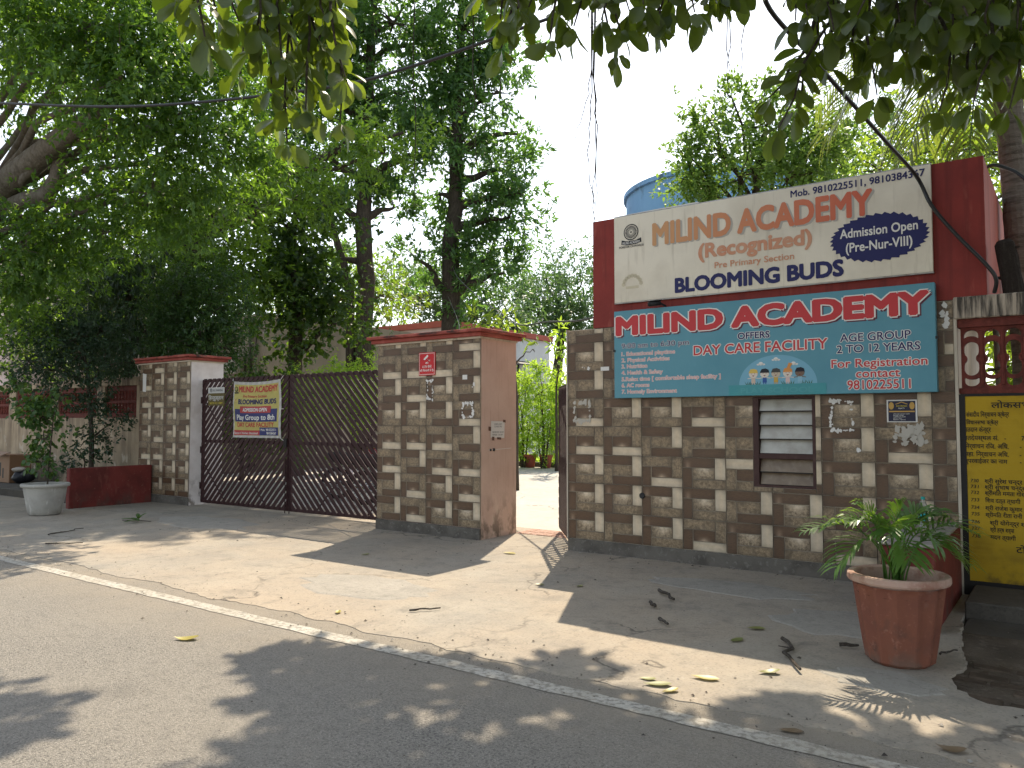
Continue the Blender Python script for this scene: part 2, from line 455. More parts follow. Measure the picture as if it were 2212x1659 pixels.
# banner: thin flex that lets light through
def flex(name, col, tr=.55):
    t = NT(name)
    c = t.mix(t.ramp(t.noise(5, 4, t.pos()), .4, .7, 0, .3), col, tuple(x*.75 for x in col))
    t.set(t.bsdf.inputs['Base Color'], c); t.bsdf.inputs['Roughness'].default_value=.5
    tl = t.n('BsdfTranslucent'); t.set(tl.inputs[0], c)
    mx = t.n('MixShader'); mx.inputs[0].default_value=tr
    t.set(mx.inputs[1], t.bsdf.outputs[0]); t.set(mx.inputs[2], tl.outputs[0]); t.set(t.out.inputs['Surface'], mx.outputs[0])
    return t.mat
M['flex_white'] = flex('flex_white', (.74,.72,.68)); M['flex_yellow'] = flex('flex_yellow', (.76,.68,.24))
M['flex_navy'] = flex('flex_navy', (.03,.035,.16), .2); M['flex_red'] = flex('flex_red', (.50,.05,.05), .25)
# vegetation
M['bark'] = pmat('bark', (.085,.07,.055), [((.04,.033,.027), 9, .4, .6, .8, (3,3,.5)), ((.14,.12,.095), 30, .5, .7, .5, (2,2,.6))], .95, .9, 26, .15, bdist=.03)
M['barkpale'] = pmat('bark_pale', (.20,.175,.15), [((.11,.09,.075), 7, .4, .6, .7, (2,2,1)), ((.28,.25,.22), 25, .55, .7, .5)], .95, .8, 20, .15, bdist=.03)
M['barkpalm'] = pmat('bark_palm', (.20,.18,.165), [((.10,.088,.078), 5, .45, .6, .8, (.6,.6,5)), ((.30,.28,.26), 18, .5, .7, .5, (1,1,4))], .95, .7, 30, .15, bdist=.02)
M['deadwood'] = pmat('dead_wood', (.035,.028,.024), [((.07,.06,.05), 12, .5, .7, .6, (3,3,.6))], .95, .9, 30, .1, bdist=.03)
M['twig'] = pmat('twig_bark', (.06,.05,.042), [((.13,.12,.105), 40, .5, .65, .7)], .95, .6, 80, .1)
M['leaf_ficus'] = leaf_mat('leaf_ficus', (.032,.055,.016), (.060,.088,.024), (.34,.48,.03), .34, .35, .5)
M['leaf_road'] = leaf_mat('leaf_road', (.038,.092,.030), (.074,.15,.046), (.32,.56,.04), .42)
M['leaf_inner'] = leaf_mat('leaf_inner', (.030,.072,.02), (.058,.12,.03), (.38,.62,.04), .44)
M['leaf_als'] = leaf_mat('leaf_als', (.042,.094,.046), (.075,.148,.062), (.24,.48,.06), .42)
M['leaf_dark'] = leaf_mat('leaf_dark', (.014,.040,.016), (.03,.068,.022), (.30,.52,.03), .28)
M['leaf_droop'] = leaf_mat('leaf_droop', (.012,.032,.020), (.026,.055,.03), (.16,.28,.03), .22)
M['leaf_bushy'] = leaf_mat('leaf_bushy', (.018,.050,.018), (.037,.083,.027), (.17,.33,.03), .30)
M['leaf_wall'] = leaf_mat('leaf_wall', (.018,.042,.026), (.036,.07,.04), (.12,.22,.05), .25)
M['leaf_creep'] = leaf_mat('leaf_creep', (.035,.085,.022), (.06,.13,.03), (.20,.34,.04), .3)
M['leaf_booth'] = leaf_mat('leaf_booth', (.05,.12,.03), (.09,.18,.04), (.34,.55,.08), .45)
M['leaf_right'] = leaf_mat('leaf_right', (.05,.12,.022), (.10,.19,.03), (.46,.64,.05), .48)
M['leaf_far'] = leaf_mat('leaf_far', (.05,.115,.05), (.085,.16,.07), (.20,.36,.08), .38)
M['leaf_shrub'] = leaf_mat('leaf_shrub', (.10,.21,.03), (.17,.30,.04), (.60,.85,.07), .60)
M['leaf_palm'] = leaf_mat('leaf_palm', (.04,.085,.03), (.07,.13,.035), (.34,.44,.05), .38, .35, .5)
M['leaf_areca'] = leaf_mat('leaf_areca', (.05,.13,.028), (.09,.19,.04), (.34,.56,.05), .34, .3, .5)
M['leaf_yellow'] = leaf_mat('leaf_yellow', (.36,.29,.06), (.42,.36,.10), (.5,.42,.05), .2)
M['leaf_fallen'] = leaf_mat('leaf_fallen', (.16,.18,.05), (.28,.27,.09), (.3,.3,.05), .15)
M['leaf_brown'] = leaf_mat('leaf_brown', (.14,.09,.045), (.20,.14,.08), (.1,.07,.03), .1)
# other
M['potred'] = pmat('pot_red', (.21,.078,.048), [((.45,.36,.30), 6, .58, .68, .6, (1,1,.4), (.3,.5)), ((.16,.12,.09), 8, .45, .6, .8, (1,1,1), (.16,.02)), ((.15,.055,.04), 4, .42, .65, .7), ((.10,.055,.042), 11, .56, .66, .8, (1,1,.8), (.5,.02)), ((.36,.17,.12), 26, .58, .7, .5)], .8, .4, 40)
M['potrim'] = pmat('pot_rim', (.46,.31,.25), [((.28,.13,.09), 9, .45, .65, .8), ((.5,.38,.3), 30, .55, .7, .5)], .85, .4, 50)
M['potgrey'] = pmat('pot_grey', (.40,.385,.35), [((.27,.26,.235), 3, .42, .65, .7), ((.55,.53,.49), 8, .6, .68, .7, (2,2,.4)), ((.14,.13,.11), 6, .5, .7, .6, (1,1,1), (.15,0))], .9, .3, 40)
M['soil'] = pmat('soil', (.05,.038,.028), [((.09,.07,.05), 20, .5, .65, .7)], 1, .9, 60, .05, bdist=.02)
M['benchtop'] = pmat('bench_top', (.33,.30,.265), [((.19,.165,.145), 4, .4, .65, .7), ((.26,.11,.085), 7, .58, .68, .7)], .9, .3, 40)
M['pet'] = NT('clear_plastic').mat
b_ = M['pet'].node_tree.nodes['Principled BSDF']
b_.inputs['Base Color'].default_value=(.85,.92,.92,1); b_.inputs['Roughness'].default_value=.08; b_.inputs['Transmission Weight'].default_value=.85; b_.inputs['IOR'].default_value=1.2
flat_paint('teal', (.02,.30,.28)); flat_paint('carton', (.26,.15,.085)); flat_paint('sack', (.015,.016,.02), .5); flat_paint('cloth', (.42,.38,.33))
M['tank'] = pmat('tank_blue', (.22,.42,.68), [((.15,.32,.56), 1.2, .42, .66, .7, (1,1,.4)), ((.05,.055,.06), 1.6, .54, .64, .85, (1,1,.6), (9.2,10.2)), ((.2,.38,.62), 4, .55, .7, .4)], .75, .2, 8)
M['pinkbld'] = pmat('pink_building', (.72,.58,.55), [((.62,.48,.45), 1, .42, .65, .6), ((.4,.3,.28), 2.5, .55, .7, .4, (1,1,.2))], .9, .1)
M['whitebld'] = pmat('white_building', (.76,.77,.76), [((.66,.67,.66), .9, .42, .65, .6), ((.38,.38,.37), 2.5, .55, .7, .4, (1,1,.2))], .9, .1)
M['beigebld'] = pmat('beige_building', (.34,.29,.225), [((.24,.20,.155), 1, .42, .65, .7, (1,1,.3))], .9, .1)
M['bandred'] = pmat('band_red', (.50,.14,.10), [((.36,.09,.07), 2, .42, .65, .6)], .85, .1)
M['glassdark'] = pmat('dark_glass', (.03,.035,.04), (), .1, 0, spec=.6)
M['brick'] = pmat('pale_brick', (.42,.27,.21), [((.28,.17,.13), 12, .4, .65, .7), ((.5,.42,.35), 30, .55, .7, .5)], .9, .4, 60)
M['tyre'] = pmat('tyre', (.02,.02,.02), (), .8, .2, 60)
M['chrome'] = pmat('chrome', (.55,.55,.55), (), .2, 0, metal=1)
M['bikered'] = pmat('bike_paint', (.20,.02,.02), (), .25, 0, spec=.6); M['bikeblack'] = pmat('bike_black', (.02,.02,.022), (), .3, 0, spec=.6)
M['bikewhite'] = pmat('bike_white', (.60,.60,.60), (), .3, 0, spec=.6); M['seat'] = pmat('seat_vinyl', (.02,.02,.02), (), .6, .1)
M['oldbrick'] = pmat('old_brick', (.10,.075,.055), [((.05,.04,.03), 8, .4, .65, .8), ((.15,.12,.09), 30, .55, .7, .5)], .95, .6, 40, .1)
M['litter'] = pmat('litter', (.12,.10,.08), [((.40,.37,.33), 3, .5, .6, .9), ((.05,.04,.035), 5, .5, .6, .9)], .95, 0)
BLOBS = {
 'ROADSIDE': [(-14.57,5.18,7.89,1.60), (-12.86,5.18,7.68,1.40), (-12.18,5.68,7.54,1.40), (-11.96,6.43,7.94,1.30), (-16.21,7.06,8.21,1.40), (-11.74,6.05,6.76,1.20), (-11.83,7.16,7.59,1.20), (-11.60,7.38,6.74,1.10), (-11.71,6.72,6.17,1.10), (-14.29,7.31,6.40,1.10), (-16.06,7.33,5.46,1.20), (-15.26,6.11,4.58,1.20), (-16.23,6.68,4.09,1.10), (-11.81,7.88,6.14,1.00), (-12.81,7.21,5.43,1.20), (-12.61,7.96,5.41,1.10), (-14.47,7.27,5.03,1.20), (-11.94,8.30,7.80,1.10), (-16.06,5.52,4.91,1.40)],
 'INNER': [(-21.26,9.20,4.60,1.50), (-22.05,8.67,4.01,1.50), (-20.28,9.86,5.19,1.50), (-22.70,9.32,5.87,1.50), (-20.26,11.04,6.37,1.50), (-17.56,11.75,6.37,1.30), (-17.21,12.07,5.19,1.20), (-18.06,11.43,5.66,1.20), (-18.94,10.83,5.19,1.30), (-17.80,12.73,7.61,1.30), (-17.90,11.61,4.60,1.10)],
 'DROOP': [(-17.64,9.30,5.24,0.90), (-17.83,9.20,4.61,1.00), (-17.41,9.52,4.29,1.00), (-17.20,9.10,3.49,1.00), (-17.46,8.94,2.97,0.80), (-16.86,9.34,3.49,0.90)],
 'BUSHY': [(-14.78,8.96,4.07,0.90), (-14.24,9.34,4.07,0.90), (-14.22,9.03,3.28,1.00), (-14.77,8.77,3.20,0.70), (-13.95,9.59,3.50,0.70), (-13.85,9.32,3.00,0.60)],
 'WALLSHRUB': [(-15.71,7.50,2.87,0.80), (-16.23,7.14,2.51,0.70), (-15.25,7.72,2.60,0.60), (-16.20,7.37,3.26,0.70), (-15.60,7.79,3.26,0.70), (-16.81,6.96,2.71,0.60), (-15.71,7.72,1.25,0.45), (-15.87,7.63,0.79,0.40), (-15.31,7.87,1.43,0.35), (-15.65,7.72,1.88,0.40)],
 'CREEPER': [(-13.64,5.90,0.80,0.20), (-13.60,5.91,1.21,0.28), (-13.62,5.87,1.59,0.26), (-13.49,5.95,1.89,0.18), (-13.73,5.77,1.82,0.18), (-14.02,5.67,2.12,0.13), (-13.42,5.96,2.34,0.10), (-14.25,5.61,2.43,0.08)],
 'BOOTHTREE': [(-5.40,13.11,5.90,0.70), (-4.98,13.39,6.32,0.80), (-4.57,13.66,6.73,0.80), (-4.10,14.01,6.56,0.80), (-3.78,14.26,6.23,0.80), (-4.59,13.21,5.78,0.80), (-3.94,13.68,5.70,0.80), (-5.17,13.22,6.89,0.40), (-4.82,13.45,7.31,0.35), (-4.35,13.78,7.31,0.40), (-3.44,14.50,6.32,0.70), (-5.52,13.00,6.32,0.30)],
 'RIGHTTREE': [(-3.64,16.81,6.44,0.90), (-3.09,17.19,6.63,1.00), (-2.55,17.57,6.91,1.00), (-1.99,18.57,7.18,1.10), (-1.31,18.45,7.00,1.10), (-0.74,17.68,6.04,1.00), (-0.78,16.48,5.07,0.80)],
 'RIGHTBACK': [(-4.03,21.32,8.73,1.20), (-3.01,23.24,9.59,1.40), (-1.80,24.10,9.72,1.40), (-0.77,23.67,8.73,1.40)],
 'FARA': [(-27.16,41.57,10.72,2.40), (-24.95,40.78,9.22,2.60), (-26.48,38.49,8.50,2.40), (-25.24,42.95,10.72,2.20), (-25.15,39.50,7.67,2.20), (-23.07,39.77,7.54,2.00)],
 'FARB': [(-25.27,33.22,8.25,2.50), (-26.89,32.07,8.00,2.40), (-28.49,30.90,8.25,2.40), (-23.33,32.25,6.51,2.00), (-30.89,31.59,9.09,2.50), (-27.69,33.83,10.13,2.20)],
 'FARC': [(-28.62,21.02,6.97,2.00), (-27.13,22.05,7.77,2.20), (-25.67,23.12,7.37,2.00), (-25.61,22.06,5.24,1.80), (-27.19,20.92,5.24,1.80), (-24.37,24.08,6.97,2.00)],
 'FARD': [(-32.59,13.24,7.03,2.20), (-31.19,14.33,5.61,2.00), (-29.72,15.33,6.68,2.00), (-31.15,11.95,4.68,2.00), (-29.55,13.14,4.02,1.60), (-28.29,16.38,6.15,2.00), (-27.25,17.07,7.03,2.00)],
 'ALSA': [(-20.74,15.29,12.02,1.50), (-20.79,15.10,14.68,1.60), (-20.03,16.36,12.98,1.60), (-18.30,17.21,9.21,1.10), (-17.06,18.43,13.89,1.50), (-18.85,16.97,6.70,0.90), (-20.34,15.49,13.50,1.84), (-19.12,16.33,14.09,1.95), (-17.31,17.62,14.24,1.95), (-19.20,16.44,11.28,1.72), (-17.02,17.96,12.02,1.72), (-17.67,17.61,10.10,1.61), (-19.95,15.97,10.10,1.49), (-18.44,16.90,12.61,1.72), (-19.28,16.54,8.62,1.26), (-17.48,17.85,8.33,1.15), (-17.99,17.03,15.86,2.07), (-16.47,18.47,10.10,1.26), (-20.05,15.59,15.27,1.84)],
 'ALSB': [(-14.74,20.89,11.06,1.20), (-14.67,21.06,9.06,1.10), (-14.79,20.70,13.52,1.20), (-17.10,19.17,11.52,1.20), (-15.71,20.13,12.13,1.40), (-16.14,19.67,14.59,1.90), (-15.20,20.48,12.44,1.57), (-16.24,19.82,10.90,1.57), (-15.15,20.67,9.83,1.34), (-16.92,19.44,9.06,1.23), (-15.07,20.82,8.29,1.23), (-15.73,20.43,6.91,1.46), (-16.38,20.01,5.99,1.12), (-17.60,19.08,6.91,1.12), (-15.41,20.24,13.82,1.57), (-16.80,19.29,13.06,1.46), (-15.55,20.44,8.91,1.23), (-16.20,20.03,7.83,1.23), (-16.33,19.42,16.44,2.02), (-15.24,20.80,6.45,0.90)],
 'DARK': [(-18.04,13.83,7.12,1.50), (-17.18,14.42,7.51,1.40), (-18.09,13.90,5.30,1.50), (-17.24,14.51,5.30,1.40), (-16.85,14.85,4.26,1.20), (-18.49,13.56,6.08,1.20), (-17.64,14.16,6.34,1.50), (-17.70,14.25,4.00,1.20), (-18.11,13.70,8.29,1.10)],
 'HEDGE': [(-13.71,11.06,2.27,0.50), (-13.22,11.41,2.37,0.50), (-12.81,11.70,2.42,0.50), (-12.40,11.99,2.47,0.50), (-13.64,11.51,1.83,0.60), (-12.97,11.99,1.83,0.60), (-12.26,12.13,1.82,0.50)],
 'SHADEBUSH': [(-17.49,12.06,2.00,0.80), (-16.92,12.49,1.64,0.90), (-17.70,11.95,1.29,0.70), (-16.35,12.91,1.41,0.90), (-17.52,12.63,2.49,0.80), (-16.74,13.20,2.37,0.80)],
 'S1': [(-14.92,21.35,1.22,0.83), (-14.99,21.24,2.30,0.72), (-14.72,21.39,2.91,0.44), (-14.97,21.35,0.61,0.50)],
 'S2': [(-14.09,21.32,1.38,0.83), (-14.14,21.22,2.43,0.66), (-14.01,21.42,0.63,0.50), (-14.06,21.23,3.19,0.33)],
 'S3': [(-13.84,22.12,1.22,0.83), (-13.90,22.02,2.15,0.72), (-13.76,22.08,2.91,0.50), (-13.97,22.07,0.61,0.50)],
 'SAPA': [(-9.77,13.82,3.48,0.30), (-9.52,14.02,3.08,0.22), (-10.67,14.38,3.86,0.35), (-11.10,14.07,3.86,0.35)],
 'SAPB': [(-12.83,20.27,3.23,0.38), (-12.73,20.30,3.80,0.35), (-12.67,20.32,4.22,0.30)],
 'JALIPLANT': [(-0.88,12.24,2.69,0.30), (-0.69,12.39,2.44,0.35), (-0.52,12.49,2.82,0.35), (-0.80,12.34,2.07,0.30), (-0.60,12.48,2.07,0.30)],
}
SPRAYS = [(-3.13, 1.94, 3.58, -3.07, 1.95, 3.2), (-3.33, 1.92, 3.62, -3.25, 1.93, 3.42), (-3.43, 2.32, 3.86, -3.37, 2.33, 3.52), (-3.32, 2.41, 3.86, -3.32, 2.37, 3.38), (-3.32, 2.52, 3.92, -3.33, 2.5, 3.23), (-3.3, 2.66, 3.97, -3.35, 2.62, 2.98), (-3.4, 2.83, 4.09, -3.36, 2.84, 3.37), (-3.17, 2.75, 3.97, -3.12, 2.78, 3.09), (-3.35, 2.98, 4.15, -3.35, 2.95, 3.6), (-3.64, 2.89, 4.21, -3.58, 2.9, 3.7), (-3.7, 2.73, 4.15, -3.8, 2.64, 3.48), (-3.05, 2.6, 3.86, -3.01, 2.59, 3.52), (-3.46, 2.66, 4.03, -3.53, 2.57, 3.7), (-3.31, 2.8, 3.63, -3.47, 2.65, 3.15), (-2.57, 3.3, 4.08, -2.54, 3.27, 3.83), (-2.41, 3.29, 4.02, -2.41, 3.25, 3.63), (-2.39, 3.43, 4.08, -2.47, 3.34, 3.53), (-2.25, 3.41, 4.02, -2.29, 3.34, 3.7), (-2.14, 3.37, 3.96, -2.15, 3.33, 3.48), (-2.14, 3.61, 4.08, -2.15, 3.57, 3.65), (-2.11, 3.75, 4.14, -2.01, 3.79, 3.54), (-1.88, 3.55, 3.96, -1.93, 3.48, 3.58), (-2.22, 3.79, 4.2, -2.29, 3.7, 3.91), (-1.74, 3.54, 3.9, -1.71, 3.52, 3.61), (-1.69, 3.69, 3.96, -1.69, 3.65, 3.59), (-1.65, 3.84, 4.02, -1.65, 3.79, 3.75), (-1.49, 3.72, 3.9, -1.5, 3.67, 3.57), (-1.46, 3.97, 4.02, -1.48, 3.92, 3.72), (-1.42, 4.13, 4.08, -1.43, 4.07, 3.85), (-1.23, 4.26, 4.03, -1.17, 4.27, 3.68), (-1.16, 4.44, 4.09, -1.09, 4.45, 3.57), (-0.95, 4.1, 3.86, -0.93, 4.08, 3.48), (-0.99, 4.34, 3.68, -1.23, 4.14, 3.06), (-1.06, 4.53, 3.62, -1.21, 4.39, 3.24), (-1.14, 4.36, 3.55, -1.3, 4.2, 3.26), (-0.94, 4.47, 4.03, -0.91, 4.47, 3.4), (-0.9, 4.74, 4.15, -0.86, 4.76, 3.36), (-0.76, 4.36, 3.92, -0.71, 4.37, 3.48), (-1.02, 5.04, 3.87, -0.95, 5.05, 3.65), (-0.68, 4.54, 3.97, -0.67, 4.52, 3.43), (-0.61, 4.83, 4.09, -0.61, 4.8, 3.63), (-0.5, 4.45, 3.57, -0.51, 4.41, 3.07), (-0.49, 4.8, 4.03, -0.46, 4.79, 3.48), (-0.36, 4.53, 3.86, -0.35, 4.51, 3.27), (-0.27, 4.37, 3.51, -0.35, 4.28, 3.03), (-0.25, 4.73, 3.92, -0.24, 4.7, 3.46), (-0.16, 4.44, 3.6, -0.21, 4.38, 3.0), (-0.11, 4.71, 3.86, -0.16, 4.64, 3.38), (-0.37, 4.17, 3.68, -0.35, 4.13, 3.39), (-0.56, 4.15, 3.74, -0.5, 4.14, 3.49), (-0.82, 4.94, 3.97, -0.67, 5.01, 3.54), (-3.36, 2.01, 3.68, -3.28, 2.03, 3.41), (-3.32, 2.17, 3.74, -3.28, 2.15, 3.44), (-3.27, 2.32, 3.8, -3.2, 2.33, 3.43), (-3.18, 2.5, 3.86, -3.2, 2.46, 3.34), (-3.18, 2.62, 3.92, -3.19, 2.61, 3.12), (-3.04, 2.61, 3.86, -2.94, 2.65, 3.24), (-3.62, 2.67, 4.04, -3.46, 2.77, 3.29), (-3.28, 2.67, 3.97, -3.18, 2.71, 3.48), (-2.26, 3.16, 3.9, -2.22, 3.15, 3.59), (-2.38, 3.56, 4.14, -2.49, 3.44, 3.7), (-2.2, 3.56, 4.08, -2.21, 3.52, 3.73), (-1.99, 3.6, 4.02, -1.9, 3.63, 3.58), (-1.93, 3.76, 4.08, -1.9, 3.74, 3.73), (-1.87, 3.92, 4.14, -1.84, 3.91, 3.7), (-1.66, 3.95, 4.08, -1.74, 3.86, 3.75), (-1.6, 4.12, 4.14, -1.61, 4.07, 3.86), (-1.4, 3.9, 3.96, -1.4, 3.85, 3.72), (-1.12, 4.11, 3.92, -1.06, 4.1, 3.6), (-1.13, 4.58, 4.15, -1.08, 4.59, 3.52), (-0.95, 4.35, 3.97, -0.92, 4.33, 3.53), (-0.86, 4.41, 3.97, -0.83, 4.4, 3.5), (-0.88, 4.88, 4.21, -0.84, 4.88, 3.59), (-0.68, 4.3, 3.86, -0.66, 4.28, 3.52), (-0.67, 4.79, 4.09, -0.64, 4.78, 3.55), (-0.55, 4.64, 3.97, -0.51, 4.64, 3.41), (-0.46, 4.34, 3.8, -0.43, 4.32, 3.45), (-0.46, 4.94, 4.09, -0.41, 4.94, 3.57), (-0.3, 4.33, 3.74, -0.29, 4.3, 3.33), (-0.28, 4.83, 3.97, -0.3, 4.79, 3.33), (-0.19, 4.41, 3.74, -0.17, 4.38, 3.38), (-0.16, 5.03, 4.03, -0.18, 4.99, 3.35), (-0.09, 4.73, 3.76, -0.12, 4.68, 3.24), (-0.41, 5.1, 3.99, -0.5, 5.01, 3.39), (-0.54, 4.28, 3.8, -0.58, 4.21, 3.45), (-0.76, 4.12, 3.8, -0.81, 4.04, 3.5), (-0.4, 4.65, 3.53, -0.44, 4.58, 3.12)]
# ------------------------------------------------------------------ ground
def struct(o, label=None):
    o['kind'] = 'structure'
    if label: o['label'] = label
    return o
g = MB(); g.sheet([(-140,-100),(140,-100),(140,160),(-140,160)], -0.10)
struct(g.build('ground', M['dirt']))

def wavy(x0, x1, y, amp, step, seed):
    r = random.Random(seed); out = []; x = x0; off = 0
    while x < x1:
        off = off*.6 + r.uniform(-amp, amp)
        out.append((x, y+off)); x += step*r.uniform(.6,1.4)
    out.append((x1, y)); return out
rd = MB(); rd.box(-90, 60, -9, 4.6, -0.3, 0.0)
struct(rd.build('road', M['asphalt']))
# concrete apron in front of the gate, a slab with a ragged road edge and a broken right end
front = wavy(-13.5, 3.4, 4.02, .05, .16, 3)
edge = [(-22,4.9),(-17,4.6),(-14.4,4.3)] + front + [(3.4,4.6),(2.2,4.75),(1.0,4.7),(.45,4.82),(.1,4.78),(-.2,4.95),(-.42,4.92),(-.58,5.08),(-.64,5.3),(-.58,5.6),(-.64,5.95),(-.70,6.4),(-.74,7.0),(-.75,7.89),(-.75,9.2),(-6.1,9.2),(-14.9,9.2),(-22,9.2)]
def rough_edge(E, amp, step, seed):
    r = random.Random(seed); out = []
    for i in range(len(E)):
        a, c_ = E[i], E[(i+1)%len(E)]; L = math.hypot(c_[0]-a[0], c_[1]-a[1]); m = max(1, int(L/step)) if L < 3 and a[1] < 7.5 else 1
        for k in range(m):
            out.append((a[0]+(c_[0]-a[0])*k/m+(r.uniform(-amp,amp) if k else 0), a[1]+(c_[1]-a[1])*k/m+(r.uniform(-amp,amp) if k else 0)))
    return out
edge = rough_edge(edge, .014, .05, 8)
ap = MB()
n = len(edge)
ap.add([(x,y,.0045) for x,y in edge]+[(x,y,-.2) for x,y in edge], [tuple(range(n))]+[((k+1)%n,k,k+n,(k+1)%n+n) for k in range(n)])
apron = struct(ap.build('pavement', M['apron']))
# patches of later cement on the apron, thin and rough-edged
def blob_poly(cx, cy, rx, ry, seed, n=22):
    r = random.Random(seed)
    return [(cx+rx*math.cos(2*math.pi*k/n)*r.uniform(.75,1.1), cy+ry*math.sin(2*math.pi*k/n)*r.uniform(.75,1.1)) for k in range(n)]
M['cement'] = concrete_mat('cement_patch', (.27,.255,.225), (.36,.335,.295), (.36,.31,.25), .3, 1.5, .3)
for k,(cx,cy,rx,ry) in enumerate([(-2.55,6.95,.75,.30),(-1.45,6.25,.5,.42),(-5.3,5.1,.75,.42),(-10.6,6.9,1.1,.5),(-.95,5.0,.32,.22)]):
    p = MB(); P = blob_poly(cx,cy,rx,ry,40+k); m_ = len(P)
    p.add([(x,y,.0095) for x,y in P]+[(cx+(x-cx)*1.06,cy+(y-cy)*1.06,.004) for x,y in P], [tuple(range(m_))]+[((j+1)%m_,j,j+m_,(j+1)%m_+m_) for j in range(m_)])
    p.build('cement_patch', M['cement'], apron)
# yard inside the gate
yd = MB(); yd.box(-20, -1, 9.15, 21.8, -.2, .004)
struct(yd.build('yard_pavement', M['yard']))
# kerb of the planting bed at the far end of the yard
kb = MB(); kb.box(-22, -6, 21.9, 22.1, -.1, .16, c=.01); kbo = struct(kb.build('kerb', M['plinth']))
# painted edge line
ln = MB(); r0 = random.Random(5); A=[]; B=[]
x=-60
while x < 30:
    A.append((x, 3.715+r0.uniform(-.008,.008))); B.append((x, 3.845+r0.uniform(-.008,.008))); x += .11 if -12<x<3 else 1.0
vs=[(x,y,.004) for x,y in A]+[(x,y,.004) for x,y in B]; k0=len(A)
ln.add(vs, [(i,i+1,i+1+k0,i+k0) for i in range(k0-1)])
struct(ln.build('road_marking', M['line']))
# sunken verge right of the apron: ledge and slab coloured dark for the drain's shade, old brick paving
lg = MB(); lg.box(-.74, 4, 7.1, 7.88, -.2, .10, c=.012); lg.box(-.72, 4, 6.55, 7.09, -.2, -.02, c=.012)
struct(lg.build('ledge_pavement', M['ledge']))
struct(MB().sheet([(-.95,3.9),(6,3.9),(6,6.56),(-.9,6.56)],-.016).build('verge',M['dirt']))
vp = thing('brick_paving', 'sunken patch of dark worn bricks right of the red pot', 'paving', (-.2,5.3,-.1))
bm_ = MB(); bm_.box(-.105,.105,-.05,.05,-.03,.03,c=.008); bme = bm_.mesh('brick', M['oldbrick'])
for i in range(8):
    for j in range(11):
        o = bpy.data.objects.new('brick', bme); link(o, vp)
        o.location = (-.36+i*.225+(.11 if j%2 else 0)+random.uniform(-.01,.01), -.62+j*.112, .058+random.uniform(-.010,.008))
        o.rotation_euler = (random.uniform(-.04,.04),random.uniform(-.04,.04),random.uniform(-.06,.06))
# brick threshold strip at the small gate
th = thing('brick_strip', 'strip of pale bricks across the narrow open gateway', 'paving', (-5.5,8.9,0))
b2 = MB(); b2.box(-.052,.052,-.11,.11,-.03,.012,c=.006); b2m = b2.mesh('brick', M['brick'])
for j in range(2):
    for i in range(12):
        o = bpy.data.objects.new('brick', b2m); link(o, th)
        o.location = (-.62+i*.112, -.12+j*.235, random.uniform(-.002,.004)); o.rotation_euler=(0,0,random.uniform(-.02,.02))

# ------------------------------------------------------------------ tiles
PIECES = {'top':(0,.75,.67,1),'right':(.75,1,.30,1),'left':(0,.23,0,.67),'centre':(.23,.75,.30,.67),'bottom':(.23,1,0,.30)}
VAR = {'A':dict(top=0,right=2,left=1,centre=1,bottom=0),
       'B':dict(top=5,right=2,left=0,centre=3,bottom=1),
       'C':dict(top=1,right=1,left=0,centre=4,bottom=2),
       'D':dict(top=2,right=0,left=1,centre=0,bottom=1)}
PROUD = {'top':.007,'right':.009,'left':.005,'centre':.004,'bottom':.0065}
_tc = {}
def tile_mesh(var, W, H, x0, x1, z0, z1):
    key = (var, round(W,3), round(H,3), round(x0,3), round(x1,3), round(z0,3), round(z1,3))
    if key in _tc: return _tc[key]
    b = MB()
    b.box(x0+.001, x1-.001, .0, .012, z0+.001, z1-.001, 6)
    g_ = .0016; e = .0032
    for k,(a,c,d,f) in PIECES.items():
        X0,X1,Z0,Z1 = max(a*W,x0)+g_, min(c*W,x1)-g_, max(d*H,z0)+g_, min(f*H,z1)-g_
        if X1-X0 < .012 or Z1-Z0 < .012: continue
        y = -PROUD[k]
        vs = [(X0,0,Z0),(X1,0,Z0),(X1,0,Z1),(X0,0,Z1),(X0+e,y,Z0+e),(X1-e,y,Z0+e),(X1-e,y,Z1-e),(X0+e,y,Z1-e)]
        U = (lambda x,z: ((z-d*H)/((f-d)*H), (x-a*W)/((c-a)*W))) if k in ('left','right') else (lambda x,z: ((x-a*W)/((c-a)*W), (z-d*H)/((f-d)*H)))
        fs = [(4,5,6,7),(0,1,5,4),(1,2,6,5),(2,3,7,6),(3,0,4,7)]
        uv = [[U(vs[i][0],vs[i][2]) for i in q] for q in fs]
        b.add(vs, fs[:1], VAR[var][k], uv[:1]); b.add(vs, fs[1:], 6)
    _tc[key] = b.mesh('tile', TM+[M['grout']])
    return _tc[key]
def put_tile(parent, var, W, H, X, Y, Z, x0=0, x1=None, z0=0, z1=None):
    x1 = W if x1 is None else x1; z1 = H if z1 is None else z1
    o = bpy.data.objects.new('tile', tile_mesh(var, W, H, x0, x1, z0, z1))
    link(o, parent)
    o.location = Vector((X, Y+random.uniform(-.0012,.0012), Z)) - wloc(parent)
    o.rotation_euler = (random.uniform(-.002,.002), 0, random.uniform(-.002,.002))
    return o

